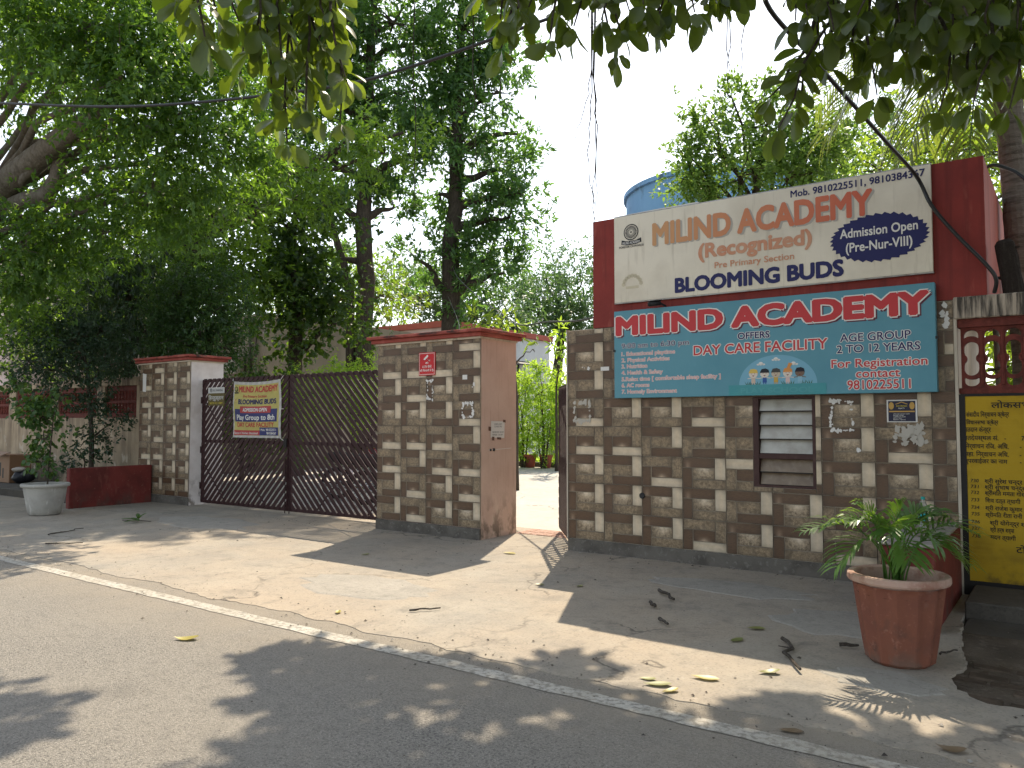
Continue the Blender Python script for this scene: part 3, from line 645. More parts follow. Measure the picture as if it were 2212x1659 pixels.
# ------------------------------------------------------------------ lettering
_fc = {}
def deva(s):
    # glyphs are set one by one, so the short-i sign goes in front of its consonant
    out = []
    for ch in s:
        if ch == '\u093f' and out:
            k = len(out)-1
            while k >= 2 and out[k-1] == '\u094d': k -= 2
            out.insert(k, ch)
        else: out.append(ch)
    return ''.join(out)
def text_geo(body, bold=0.0, shear=0.0, spacing=1.0):
    body = deva(body)
    key=(body,bold,shear,spacing)
    if key in _fc: return _fc[key]
    cu = bpy.data.curves.new('lettering','FONT'); cu.body=body; cu.size=1; cu.offset=bold; cu.shear=shear; cu.resolution_u=3; cu.space_character=spacing
    ob = bpy.data.objects.new('lettering', cu); COL.objects.link(ob)
    bpy.context.view_layer.update()
    me = bpy.data.meshes.new_from_object(ob.evaluated_get(bpy.context.evaluated_depsgraph_get()))
    V = np.array([v.co[:2] for v in me.vertices]); F = [tuple(p.vertices) for p in me.polygons]
    bpy.data.objects.remove(ob); bpy.data.curves.remove(cu); bpy.data.meshes.remove(me)
    _fc[key]=(V,F); return V,F
def add_bold(m, body, bd, shear, spacing, mp, y, wave=None):
    """thickens strokes with shifted copies of the flat glyphs, each a hair in front of the last"""
    V,F = text_geo(body, 0.0, shear, spacing)
    sh = [(0,0)]
    if bd > 0:
        nd = 8 if bd > .03 else 4
        sh = [(bd*math.cos(2*math.pi*(k+.5)/nd), bd*math.sin(2*math.pi*(k+.5)/nd)) for k in range(nd)] + [(0,0)]
    for k,(ox,oz) in enumerate(sh):
        P=[]
        for q_ in V:
            X,Z = mp(q_[0]+ox, q_[1]+oz); P.append((X, y-.00006*k+(wave(X,Z) if wave else 0), Z))
        m.add(P,F)
def letters(parent, body, x0, x1, zb, zc, y, mat, bold=0.0, shear=0.0, outline=None, shadow=None, wave=None, spacing=1.0, cap=0.682):
    """text in the x-z plane facing -y, from x0 to x1, baseline zb, capital height zc"""
    V0,_ = text_geo(body, 0.0, shear, spacing)
    a, b = V0[:,0].min(), V0[:,0].max()
    sx = (x1-x0)/(b-a); sz = (zc-zb)/cap
    def one(bd, mt, dx=0, dz=0, dy=0):
        m = MB(); add_bold(m, body, bd, shear, spacing, lambda x,z: (x0+(x-a)*sx+dx, zb+z*sz+dz), y+dy, wave); return m.build('lettering', mt, parent)
    if shadow: one(bold+(outline[1] if outline else 0)*.6, shadow[0], shadow[1], shadow[2], -.0006)
    if outline: one(bold+outline[1], outline[0], 0, 0, -.0014)
    one(bold, mat, 0, 0, -.0024)

def holed_panel(outer, holes, depth):
    cu = bpy.data.curves.new('panel','CURVE'); cu.dimensions='2D'; cu.fill_mode='BOTH'; cu.extrude=depth/2
    for L in [outer]+holes:
        s = cu.splines.new('POLY'); s.points.add(len(L)-1)
        for p,(x,z) in zip(s.points, L): p.co=(x,z,0,1)
        s.use_cyclic_u=True
    ob = bpy.data.objects.new('panel', cu); COL.objects.link(ob); bpy.context.view_layer.update()
    me = bpy.data.meshes.new_from_object(ob.evaluated_get(bpy.context.evaluated_depsgraph_get()))
    V=[v.co.copy() for v in me.vertices]; F=[tuple(p.vertices) for p in me.polygons]
    bpy.data.objects.remove(ob); bpy.data.curves.remove(cu); bpy.data.meshes.remove(me)
    return V,F

# ------------------------------------------------------------------ guard booth
BW, BH = .4775, .325
booth = thing('guard_booth', 'guard booth clad in brown weave tiles with a red parapet', 'booth', (-2.85,9.4,0))
w = MB()   # body built round the window opening
w.box(-4.84,-2.66,7.912,10.9,0,2.585); w.box(-2.04,-.852,7.912,10.9,0,2.585)
w.box(-2.66,-2.04,7.912,10.9,0,.845); w.box(-2.66,-2.04,7.912,10.9,1.765,2.585); w.box(-2.66,-2.04,8.2,10.9,.845,1.765,1)
w.build('wall', [M['cream'], M['inside']], booth)
pr = MB()
pr.box(-4.505,-.585,7.893,10.9,2.588,3.835,0)
par = pr.build('parapet', [M['red'], M['redfade']], booth)
me = par.data
for p in me.polygons:
    if abs(p.normal.x) > .9: p.material_index = 1
pl = MB(); pl.box(-4.86,-.845,7.885,7.911,-.02,.146,c=.006); pl.build('plinth', M['plinth'], booth)
COLS = [-4.855+.4775*i for i in range(9)]
rows = {0:'BBBCAB' , }
LAY = [ # per column, bottom row upwards
 'BBBCCABA','ABACBABA','BBCABBAC','CBBACBAB','BADABABA','BBABBACB','CABBBABC','ABBCBACB','AABBAACB']
ZR = [.15+BH*k for k in range(8)]
WX0,WX1,WZ0,WZ1 = -2.655,-2.045,.85,1.76
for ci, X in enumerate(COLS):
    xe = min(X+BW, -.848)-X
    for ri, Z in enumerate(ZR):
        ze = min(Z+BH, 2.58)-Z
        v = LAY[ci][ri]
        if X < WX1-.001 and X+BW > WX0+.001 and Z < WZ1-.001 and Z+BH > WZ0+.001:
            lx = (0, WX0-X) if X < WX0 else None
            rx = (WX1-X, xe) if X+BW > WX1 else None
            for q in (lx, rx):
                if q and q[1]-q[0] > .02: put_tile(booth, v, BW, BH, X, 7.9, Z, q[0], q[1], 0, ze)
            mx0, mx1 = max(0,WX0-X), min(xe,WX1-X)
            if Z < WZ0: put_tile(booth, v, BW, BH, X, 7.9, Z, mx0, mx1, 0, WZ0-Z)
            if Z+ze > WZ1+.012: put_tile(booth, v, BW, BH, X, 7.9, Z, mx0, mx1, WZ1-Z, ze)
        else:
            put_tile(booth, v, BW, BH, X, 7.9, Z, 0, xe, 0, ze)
# cream corner strip at the right-hand end of the tiling
cs = MB(); cs.box(-.847,-.822,7.886,7.935,.0,2.586); cs.build('corner_strip', M['cream'], booth)
# louvred window
wf = MB()
wf.box(-2.655,-2.60,7.897,8.02,.85,1.76); wf.box(-2.075,-2.045,7.897,8.02,.85,1.76)
wf.box(-2.60,-2.075,7.897,8.02,1.735,1.76); wf.box(-2.60,-2.075,7.897,8.02,.85,.872); wf.box(-2.60,-2.075,7.905,8.0,1.135,1.185)
win = wf.build('window', M['window_frame'], booth)
LZ = [(1.19,1.325),(1.335,1.465),(1.475,1.605),(1.615,1.732),(.878,.995),(1.005,1.13)]
for i,(a,b) in enumerate(LZ):
    s = MB(); c = (a+b)/2; hh=(b-a)/2
    s.obox((-2.337,7.945,c),(.258,0,0),(0,.003,.0008),(0,.022,hh))
    s.build('pane', M['louvre'] if i<4 else M['louvre2'], win)
for z in (1.33,1.47,1.61,1.0): MB().box(-2.60,-2.075,7.915,7.925,z-.005,z+.005).build('louvre_clip', M['black'], win)
# conduit and small round vent cap on the tiles
vc = MB(); vc.lathe((0,0,0),[(.001,.012),(.028,.012),(.034,.004),(.034,0)],20)
vo_ = vc.build('vent_cap', M['bk'], booth, loc=(0,0,0)); vo_.location = Vector((-3.90,7.893,.69))-wloc(booth); vo_.rotation_euler=(R(90),0,0)
# cement edge of the booth's short left return
er = MB(); er.box(-4.872,-4.858,7.887,8.05,.146,2.59); er.build('edge_trim', M['cream'], booth)

# ---- white sign board
ws = thing('sign_board', 'cream sign board reading Milind Academy with a navy starburst, topmost on the booth', 'sign', (-2.6,7.86,2.85))
q = MB(); q.box(-4.206,-.99,7.852,7.888,2.85,3.828,c=.004); q.build('board', M['boardwhite'], ws)
q = MB(); q.box(-4.21,-.986,7.856,7.888,3.828,3.838); q.box(-4.21,-.986,7.856,7.888,2.838,2.85); q.build('edging', M['steel'], ws)
Y1 = 7.851
letters(ws,"Mob. 9810225511, 9810384367",-2.228,-1.038,3.730,3.795,Y1,M['navy'],.025)
letters(ws,"MILIND ACADEMY",-3.719,-1.489,3.455,3.680,Y1,M['fade'],.045,0,None,(M['greytxt'],.022,-.014))
letters(ws,"(Recognized)",-3.191,-2.039,3.243,3.385,Y1,M['fade2'],.042)
letters(ws,"Pre Primary Section",-3.02,-2.206,3.113,3.175,Y1,M['fade2'],.02)
letters(ws,"BLOOMING BUDS",-3.46,-1.754,2.902,3.046,Y1,M['navy'],.05)
st = MB(); P=[]; ns=34
for k in range(ns):
    a=2*math.pi*k/ns; b_=2*math.pi*(k+.75)/ns
    P += [(-1.437+.402*math.cos(a),3.222+.212*math.sin(a)),(-1.437+.432*math.cos(b_),3.222+.232*math.sin(b_))]
st.flat(P, Y1-.0012); st.build('starburst', M['navy'], ws)
letters(ws,"Admission Open",-1.771,-1.105,3.252,3.335,Y1-.0012,M['white'],.025)
letters(ws,"(Pre-Nur-VIII)",-1.721,-1.153,3.112,3.198,Y1-.0012,M['white'],.025)
def disc(cx,cz,r,n=28,rz=None): return [(cx+r*math.cos(2*math.pi*k/n),cz+(rz or r)*math.sin(2*math.pi*k/n)) for k in range(n)]
def wheel_logo(par, cx, cz, r, y, dark, pale):
    e = MB(); e.flat(disc(cx,cz,r,32), y-.001); lo = e.build('emblem', dark, par)
    s = MB()
    for k in range(24):
        a=2*math.pi*k/24; d=(math.cos(a),math.sin(a)); nrm=(-d[1],d[0]); t_=r*.022
        s.flat([(cx+d[0]*r*.12-nrm[0]*t_,cz+d[1]*r*.12-nrm[1]*t_),(cx+d[0]*r*.82-nrm[0]*t_,cz+d[1]*r*.82-nrm[1]*t_),(cx+d[0]*r*.82+nrm[0]*t_,cz+d[1]*r*.82+nrm[1]*t_),(cx+d[0]*r*.12+nrm[0]*t_,cz+d[1]*r*.12+nrm[1]*t_)], y-.0018)
    o_=disc(cx,cz,r*.86,32); i_=disc(cx,cz,r*.79,32); 
    s.add([(x,y-.0022,z) for x,z in o_]+[(x,y-.0022,z) for x,z in i_],[(k,(k+1)%32,(k+1)%32+32,k+32) for k in range(32)])
    s.build('spoke', pale, par)
wheel_logo(ws,-3.99,3.635,.092,Y1,M['bk'],M['boardwhite'])
rb = MB(); rb.flat([(-4.112,3.505),(-4.05,3.492),(-3.93,3.492),(-3.862,3.51),(-3.866,3.56),(-3.93,3.538),(-4.05,3.538),(-4.108,3.556)], Y1-.0026); rb.build('ribbon', M['bk'], ws)
letters(ws,"MILIND ACADEMY",-4.095,-3.88,3.502,3.530,Y1-.003,M['white'],.02)
letters(ws,"FOREVER ONWARDS",-4.137,-3.836,3.462,3.485,Y1,M['bk'],.015)
em = MB()
for k in range(9):
    a=math.pi*(k+.5)/9; em.flat(disc(-3.98+.11*math.cos(a),3.03+.11*math.sin(a),.024,12), Y1-.001)
em.flat([(-4.06,2.995),(-3.90,2.995),(-3.90,3.025),(-4.06,3.025)], Y1-.0012); em.build('faded_emblem', M['faint'], ws)
tp = MB(); tp.prism([(-4.16,3.828),(-3.6,3.835),(-3.2,3.838),(-3.2,3.852),(-3.7,3.850),(-4.14,3.842)],7.86,7.89); tp.build('peeling_edge', M['paper'], ws)

# ---- blue sign board
bs = thing('sign_board', 'blue day care sign board with red lettering, hung below the cream one', 'sign', (-2.6,7.81,1.77))
q = MB(); q.box(-4.187,-.976,7.802,7.886,1.768,2.745,c=.004); q.build('board', M['boardblue'], bs)
q = MB()
for x,z in ((-4.182,2.30),(-.968,2.25)): q.obox((x,7.796,z),(.012,0,0),(0,.006,0),(0,0,.012))
q.build('fixing', M['bk'], bs)
Y2 = 7.801
OW=(M['white'],.055); OW2=(M['white'],.035)
letters(bs,"MILIND ACADEMY",-4.146,-1.038,2.478,2.668,Y2,M['signred'],.06,.0,(M['white'],.04),(M['shadowtxt'],.018,-.016))
letters(bs,"OFFERS",-2.765,-2.445,2.345,2.408,Y2,M['navy'],.03,0,(M['white'],.05))
letters(bs,"DAY CARE FACILITY",-3.241,-1.895,2.205,2.302,Y2,M['signred'],.02,0,OW)
letters(bs,"9:00 am to 6:30 pm",-4.091,-3.295,2.322,2.376,Y2,M['navy'],.01,0,(M['white'],.04))
for tx,x1,z in (("1. Educational playtime",-3.454,2.238),("2. Physical Activities",-3.518,2.168),("3. Nutrition",-3.781,2.099),("4. Health & Safety",-3.598,2.029),("5.Relax time [ comfortable sleep facility ]",-2.953,1.957),("6. AC rooms",-3.758,1.888),("7. Homely Environment",-3.437,1.818)):
    letters(bs,tx,-4.092,x1,z,z+.042,Y2,M['listred'],0,0,(M['white'],.06))
letters(bs,"AGE GROUP",-1.779,-1.178,2.258,2.330,Y2,M['navy'],.015,0,OW)
letters(bs,"2 TO 12 YEARS",-1.81,-1.104,2.152,2.224,Y2,M['navy'],.015,0,OW)
letters(bs,"For Registration",-1.861,-1.049,2.015,2.090,Y2,M['signred'],.018,0,OW)
letters(bs,"contact",-1.644,-1.273,1.916,1.992,Y2,M['signred'],.018,0,OW)
letters(bs,"9810225511",-1.722,-1.188,1.808,1.890,Y2,M['signred'],.018,0,OW)
il = MB(); il.flat([(-2.376+.382*math.cos(math.pi*k/30),1.876+.29*math.sin(math.pi*k/30)) for k in range(31)], Y2-.0008); dome = il.build('picture', M['skyb'], bs)
def shape(parent, polys, y, mat, name='figure'):
    s = MB()
    for P in polys: s.flat(P, y)
    return s.build(name, mat, parent)
ww=[]
for cx,cz in ((-2.535,2.085),(-2.385,2.125),(-2.215,2.075)):
    ww += [disc(cx,cz,.022,16,.018),disc(cx-.026,cz-.008,.016,12,.009),disc(cx+.026,cz-.008,.018,12,.009)]
shape(bs, ww, Y2-.0014, M['white'], 'cloud')
gr=[]
for cx in (-2.66,-2.62,-2.56,-2.30,-2.23,-2.12,-2.06):
    for d in (-.02,-.006,.01): gr.append([(cx+d-.006,1.877),(cx+d+.006,1.877),(cx+d*2.2,1.912)])
shape(bs, gr, Y2-.0014, M['grass'], 'grass_tuft')
kids=[(-2.612,'skin','hair1','tan'),(-2.498,'skin','hair2','blue'),(-2.387,'skin2','hair3','mustard'),(-2.272,'skin','hair4','pink'),(-2.156,'skin3','hair2','ltblue')]
for i,(cx,sk,hr,cl) in enumerate(kids):
    shape(bs,[[(cx-.022,1.895),(cx+.022,1.895),(cx+.018,1.95),(cx-.018,1.95)],[(cx-.016,1.879),(cx-.006,1.879),(cx-.004,1.897),(cx-.014,1.897)],[(cx+.006,1.879),(cx+.016,1.879),(cx+.014,1.897),(cx+.004,1.897)]],Y2-.0018,M[cl],'figure')
    shape(bs,[[(cx-.058,1.934),(cx-.018,1.940),(cx-.018,1.948),(cx-.058,1.942)],[(cx+.018,1.940),(cx+.058,1.934),(cx+.058,1.942),(cx+.018,1.948)]],Y2-.0017,M[sk],'figure')
    shape(bs,[disc(cx,1.992,.046,20,.042)],Y2-.0024,M[hr],'figure')
    shape(bs,[disc(cx,1.98,.044,20,.036)],Y2-.003,M[sk],'figure')
    shape(bs,[[(cx-.046,1.992),(cx+.046,1.992),(cx+.040,2.022),(cx+.010,2.036),(cx-.03,2.03)]],Y2-.0034,M[hr],'figure')
    shape(bs,[disc(cx-.015,1.985,.004,8),disc(cx+.015,1.985,.004,8),[(cx-.014,1.968),(cx+.014,1.970),(cx,1.957)]],Y2-.004,M['mouth'],'figure')
shape(bs,[[(-2.285,2.02),(-2.25,2.03),(-2.225,2.075),(-2.26,2.085)]],Y2-.0036,M['hair4'],'figure')
shape(bs,[[(-2.868,1.771),(-1.911,1.771),(-1.911,1.876),(-2.868,1.876)]],Y2-.0016,M['patch'],'patch')
letters(bs,"PLAY SCHOOL",-2.74,-2.03,1.792,1.842,Y2-.002,M['faintteal'],.04)
# ---- small bullet camera over the blue board
cc = thing('security_camera', 'small black bullet camera on top of the blue sign board', 'camera', (-3.62,7.80,2.75))
q = MB(); q.tube([(-3.70,7.70,2.775),(-3.60,7.765,2.79)],[.026,.027],14); q.tube([(-3.705,7.697,2.774),(-3.70,7.70,2.775)],[.029,.029],14); q.build('body', M['bk'], cc, True)
q = MB(); q.tube([(-3.715,7.690,2.7725),(-3.704,7.697,2.774)],[.020,.020],14); q.build('lens', M['glassdark'], cc)
q = MB(); q.obox((-3.645,7.735,2.812),(.055,.036,.007),(-.02,.028,0),(0,0,.003)); q.build('hood', M['bk'], cc)
q = MB(); q.tube([(-3.60,7.768,2.785),(-3.585,7.80,2.77),(-3.585,7.86,2.765)],.011,8); q.build('bracket', M['bk'], cc)
# ---- pasted bits on the booth
def scrap(name, label, cat, polys, y, mat):
    s = MB()
    for P in polys: s.flat(P, y)
    return tag(s.build(name, mat), label, cat)
def rag(cx, cz, w, h, n, seed, smin=.012, smax=.05, border=False):
    r = random.Random(seed); out=[]
    for k in range(n):
        x=cx+r.uniform(-w/2,w/2); z=cz+r.uniform(-h/2,h/2)
        if border:
            s_=r.choice('lrtb')
            if s_=='l': x=cx-w/2+r.uniform(0,.02)
            if s_=='r': x=cx+w/2-r.uniform(0,.02)
            if s_=='t': z=cz+h/2-r.uniform(0,.03)
            if s_=='b': z=cz-h/2+r.uniform(0,.02)
        m=r.randint(6,9); rr=r.uniform(smin,smax); el=r.uniform(.5,1.8)
        out.append([(x+rr*math.cos(2*math.pi*j/m)*r.uniform(.5,1.1), z+el*rr*math.sin(2*math.pi*j/m)*r.uniform(.5,1.1)) for j in range(m)])
    return out
def rag_build(name,label,polys,y,mat):
    s=MB()
    for k,P in enumerate(polys): s.flat(P, y-.0002*k)
    return tag(s.build(name,mat),label,'paper remnant')
rag_build('poster_remnant','torn white poster outline between the window and the black poster',rag(-1.80,1.565,.21,.30,46,21,.006,.024,True),7.889,M['paper'])
rag_build('poster_remnant','grey scraped paper patch right under the black poster',rag(-1.22,1.385,.28,.17,60,22,.010,.035),7.889,M['greytxt'])
rag_build('poster_remnant','torn silver poster patch at the left end of the booth tiles',rag(-4.66,1.62,.22,.24,40,23,.008,.03,True),7.889,M['greytxt'])
rag_build('poster_remnant','small white paper scraps beside the blue board on the booth',[[(-4.41,2.09),(-4.30,2.09),(-4.30,2.135),(-4.41,2.135)]]+rag(-4.60,2.12,.10,.05,6,24,.006,.02),7.889,M['paper'])
rag_build('poster_remnant','crumpled white scrap on the tiles right of the window',rag(-1.66,1.235,.03,.03,4,25,.012,.02),7.889,M['paper'])
rag_build('poster_remnant','white paint smear high on the tiles beside the red jali',rag(-.915,2.46,.05,.22,16,26,.010,.03),7.889,M['paper'])
po = thing('poster', 'black and gold property poster pasted on the booth tiles', 'poster', (-1.28,7.889,1.5))
q=MB(); q.box(-1.405,-1.152,7.8865,7.8895,1.50,1.705); q.build('sheet', M['paper'], po)
q=MB(); q.flat([(-1.392,1.508),(-1.166,1.508),(-1.166,1.694),(-1.392,1.694)],7.886); q.build('print', M['poster'], po)
q=MB(); q.flat([(-1.335,1.665),(-1.28,1.688),(-1.225,1.665),(-1.235,1.662),(-1.28,1.68),(-1.325,1.662)],7.8855)
q.flat([(-1.385,1.592),(-1.172,1.592),(-1.172,1.604),(-1.385,1.604)],7.8855); q.build('gold_print', M['gold'], po)
q=MB(); q.flat(disc(-1.366,1.65,.022,14,.034),7.8854); q.flat(disc(-1.194,1.65,.022,14,.034),7.8854); q.build('figure_print', M['gold'], po)
letters(po,"SHIV MOHAN",-1.325,-1.235,1.640,1.655,7.8864,M['yel'],.02)
letters(po,"REALTY",-1.305,-1.255,1.622,1.633,7.8864,M['white'],.02)
for k,(tx,x1) in enumerate((("HIGH RISE SOCIETY FLATS",-1.215),("BUILDER FLOORS",-1.265),("COMMERCIAL SHOPS",-1.25),("KOTHI / VILLA",-1.28),("RENT / SALE",-1.25))):
    letters(po,tx,-1.35,x1,1.571-k*.013,1.579-k*.013,7.8864,M['white'],.01)

# ------------------------------------------------------------------ gate pillars
def pillar(label, x0, x1, yf, yb, ztop, layout, side, sidename):
    p = thing('gate_pillar', label, 'gate pillar', ((x0+x1)/2,(yf+yb)/2,0))
    c = MB(); c.box(x0+.012,x1,yf+.012,yb,0,ztop+.005); c.build('wall', side, p)
    q = MB(); q.box(x0-.008,x1-.002,yf-.018,yf+.0115,-.02,.146,c=.006); q.box(x0-.008,x0+.0115,yf+.012,yb,-.02,.146); q.build('plinth', M['plinth'], p)
    W = (x1-x0-.004)/4
    for ci in range(4):
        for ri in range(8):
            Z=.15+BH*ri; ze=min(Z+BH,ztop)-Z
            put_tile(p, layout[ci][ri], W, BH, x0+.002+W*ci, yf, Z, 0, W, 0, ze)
    cp = MB(); cp.box(x0-.06,x1+.06,yf-.08,yb+.06,ztop+.008,ztop+.06,c=.006); cp.box(x0-.11,x1+.11,yf-.13,yb+.10,ztop+.061,ztop+.105,c=.008)
    cp.build('cap', M['capred'], p)
    q = MB(); q.box(x0-.015,x1+.015,yf-.035,yb+.01,ztop-.018,ztop+.007); q.build('moulding', M['cream'], p)
    return p
PR = pillar('tiled gate pillar with a red camera notice and pink side, between gate and opening', -8.02,-6.165,7.9,8.68,2.595, ['AACCBACA','CCACBCCA','BBCCABCA','BCCACAAC'], M['pinkside'],'')
PL = pillar('tiled gate pillar with a whitish side beside the red low wall', -14.69,-12.985,8.1,8.77,2.62, ['BBCBBCCA','BBCCBCBC','ABBBBBBB','ABBBAABA'], M['whiteside'],'')
# notices on the near pillar
cs_ = thing('sign', 'red camera warning sign on the gate pillar with pink side', 'sign', (-7.07,7.885,2.13))
def rectpoly(x0,x1,z0,z1): return [(x0,z0),(x1,z0),(x1,z1),(x0,z1)]
q=MB(); q.box(-7.22,-6.925,7.880,7.890,2.130,2.442,c=.003); q.build('plate', M['cctv'], cs_)
yy=7.879
fr=MB()
for a in ((-7.208,-6.937,2.425,2.431),(-7.208,-6.937,2.141,2.147),(-7.208,-7.203,2.147,2.425),(-6.942,-6.937,2.147,2.425)): fr.flat(rectpoly(*a),yy)
fr.build('border', M['white'], cs_)
ic=MB(); ic.flat([(-7.135,2.352),(-7.115,2.335),(-7.048,2.382),(-7.052,2.398),(-7.062,2.410)],yy); ic.flat([(-7.075,2.362),(-7.068,2.358),(-7.045,2.328),(-7.024,2.330),(-7.024,2.318),(-7.016,2.318),(-7.016,2.343),(-7.024,2.343),(-7.024,2.336),(-7.05,2.334)],yy); ic.build('camera_icon', M['white'], cs_)
letters(cs_,"आप",-7.10,-7.045,2.285,2.312,yy+.002,M['white'],.02)
letters(cs_,"CCTV कैमरे",-7.155,-6.99,2.232,2.262,yy+.002,M['white'],.02)
letters(cs_,"की निगरानी में है।",-7.195,-6.95,2.182,2.208,yy+.002,M['white'],.02)
rag_build('poster_remnant','flaked white poster outline below the red camera sign',rag(-7.02,1.93,.12,.27,40,31,.006,.020,True),7.889,M['paper'])
rag_build('poster_remnant','torn white paper at the corner of the pillar with pink side',rag(-6.37,1.66,.18,.20,34,32,.008,.028,True),7.889,M['paper'])
rag_build('poster_remnant','small white sticker square on the pillar with pink side',[rectpoly(-6.46,-6.38,2.055,2.115)]+rag(-6.28,1.98,.05,.06,5,33,.008,.02),7.889,M['paper'])
# paper notice on the pink side (faces +x)
nt = thing('paper_notice', 'white gate closing time notice taped to the pink pillar side', 'notice', (-6.16,8.25,1.29))
q=MB(); q.add([(-6.159,8.10,1.30),(-6.159,8.40,1.29),(-6.159,8.41,1.51),(-6.159,8.11,1.515)],[(0,1,2,3)]); q.build('sheet', M['paper'], nt)
q=MB()
for (a,b,z0,z1) in ((8.055,8.11,1.39,1.44),(8.13,8.18,1.265,1.31),(8.24,8.33,1.275,1.30),(8.37,8.43,1.50,1.53)): q.add([(-6.158,a,z0),(-6.158,b,z0-.005),(-6.158,b,z1),(-6.158,a,z1+.004)],[(0,1,2,3)])
q.build('tape', M['tape'], nt)
for k,(tx,a,b,z) in enumerate((("SCHOOL GATE",8.18,8.34,1.465),("CLOSING TIME",8.18,8.34,1.432),("PRE-PRIMARY- 8.00 AM",8.14,8.38,1.36),("PRIMARY - 8.05 AM",8.14,8.36,1.325))):
    V,F=text_geo(tx,0); m=MB(); aa,bb=V[:,0].min(),V[:,0].max()
    m.add([(-6.1575,a+(v[0]-aa)*(b-a)/(bb-aa),z+v[1]*.02/.682) for v in V],F); m.build('lettering',M['bk'],nt)
bl = thing('gate_bolt_hole', 'rusty bolt hole with a scratch line in the pink pillar side', 'bolt', (-6.16,8.17,1.14))
q=MB(); q.tube([(-6.168,8.10,1.14),(-6.150,8.10,1.14)],.014,10); q.tube([(-6.168,8.17,1.142),(-6.150,8.17,1.142)],.02,10); q.build('hole', M['bk'], bl)
q=MB(); q.add([(-6.1585,8.05,1.136),(-6.1585,8.56,1.150),(-6.1585,8.56,1.156),(-6.1585,8.05,1.144)],[(0,1,2,3)]); q.build('scratch', M['paper'], bl)
# strip of torn leaflet on the far pillar
lf = tag(MB().flat([(-14.57,2.09),(-14.46,2.08),(-14.45,2.42),(-14.58,2.44)],8.088).build('leaflet', M['paper']),'torn pale leaflet at the top corner of the far pillar','leaflet')

# ------------------------------------------------------------------ main gate
GY=8.35
def slat_clip(x0,x1,z0,z1,c,s,w):
    """band of width w (measured along x) of the line z = s*(x-c), clipped to the rectangle"""
    poly=[]
    for dx in (-w/2,w/2): pass
    # corners of an infinite band, clipped with Sutherland-Hodgman
    L=10; P=[(c-w/2-L,-s*L),(c+w/2-L,-s*L),(c+w/2+L,s*L),(c-w/2+L,s*L)]
    if s<0: P=[(c-w/2-L,L),(c-w/2+L,-L),(c+w/2+L,-L),(c+w/2-L,L)]
    else: P=[(c-w/2-L,-L),(c+w/2-L,-L),(c+w/2+L,L),(c-w/2+L,L)]
    def clip(P,f,inter):
        out=[]
        for i in range(len(P)):
            a,b=P[i-1],P[i]
            if f(b):
                if not f(a): out.append(inter(a,b))
                out.append(b)
            elif f(a): out.append(inter(a,b))
        return out
    def ix(v): return lambda a,b:(v, a[1]+(b[1]-a[1])*(v-a[0])/(b[0]-a[0]))
    def iz(v): return lambda a,b:(a[0]+(b[0]-a[0])*(v-a[1])/(b[1]-a[1]), v)
    for f,i in ((lambda p:p[0]>=x0,ix(x0)),(lambda p:p[0]<=x1,ix(x1)),(lambda p:p[1]>=z0,iz(z0)),(lambda p:p[1]<=z1,iz(z1))):
        if len(P)<3: return []
        P=clip(P,f,i)
    return P
def gate_leaf(label, x0, x1, s, shift):
    g = thing('gate_leaf', label, 'gate', ((x0+x1)/2,GY,.03), 'leaves of the main gate')
    z0,z1=.045,2.275; fw=.05
    f=MB(); f.box(x0,x0+fw,GY-.02,GY+.02,z0,z1); f.box(x1-fw,x1,GY-.02,GY+.02,z0,z1); f.build('stile', M['gate'], g)
    f=MB(); f.box(x0+fw,x1-fw,GY-.0195,GY+.0195,z0,z0+fw); f.build('rail', M['gate'], g)
    f=MB(); f.box(x0+fw,x1-fw,GY-.0195,GY+.0195,z1-fw,z1); f.build('rail', M['gate'], g)
    f=MB(); f.box(x0+fw,x1-fw,GY-.0185,GY+.0185,1.13,1.185); f.build('rail', M['gate'], g)
    c=x0-2.6+shift
    while c<x1+2.6:
        # line passes z=0 at x=c
        P=slat_clip(x0+.01,x1-.01,z0+.01,z1+ .012,c,s,.092)
        if len(P)>=3 and max(p[0] for p in P)-min(p[0] for p in P)>.04:
            m=MB(); m.prism(P,GY-.030,GY-.0215); m.build('slat', M['gate'], g)
        c+=.139
    for k,c in enumerate((x0+.55,x0+1.7,x0+2.7) if s<0 else (x1-.55,x1-1.7,x1-2.7)):
        P=slat_clip(x0+.02,x1-.02,z0+.02,z1-.02,c,-s,.035)
        if len(P)>=3:
            m=MB(); m.prism(P,GY+.0205,GY+.027); m.build('brace', M['gate'], g)
    return g
GL=gate_leaf('left leaf of the dark maroon slatted gate, with the yellow banner', -12.965,-10.50,1,0.0)
GR=gate_leaf('right leaf of the dark maroon slatted gate, next to the tiled pillar', -10.485,-8.03,-1,0.05)
q=MB(); q.box(-10.60,-10.52,GY-.055,GY-.031,1.09,1.23,c=.005); q.build('latch', M['black'], GL)
q=MB(); q.tube([(-10.55,GY-.045,.9),(-10.55,GY-.045,.012)],.008,8); q.build('drop_bolt', M['gate'], GL)
q=MB(); q.tube([(-10.44,GY-.045,.9),(-10.44,GY-.045,.012)],.008,8); q.build('drop_bolt', M['gate'], GR)
for z in (.35,1.0,1.9):
    q=MB(); q.tube([(-12.985,GY-.02,z-.06),(-12.985,GY-.02,z+.06)],.018,8); q.build('hinge', M['gate'], GL)
    q=MB(); q.tube([(-8.026,GY-.02,z-.06),(-8.026,GY-.02,z+.06)],.018,8); q.build('hinge', M['gate'], GR)
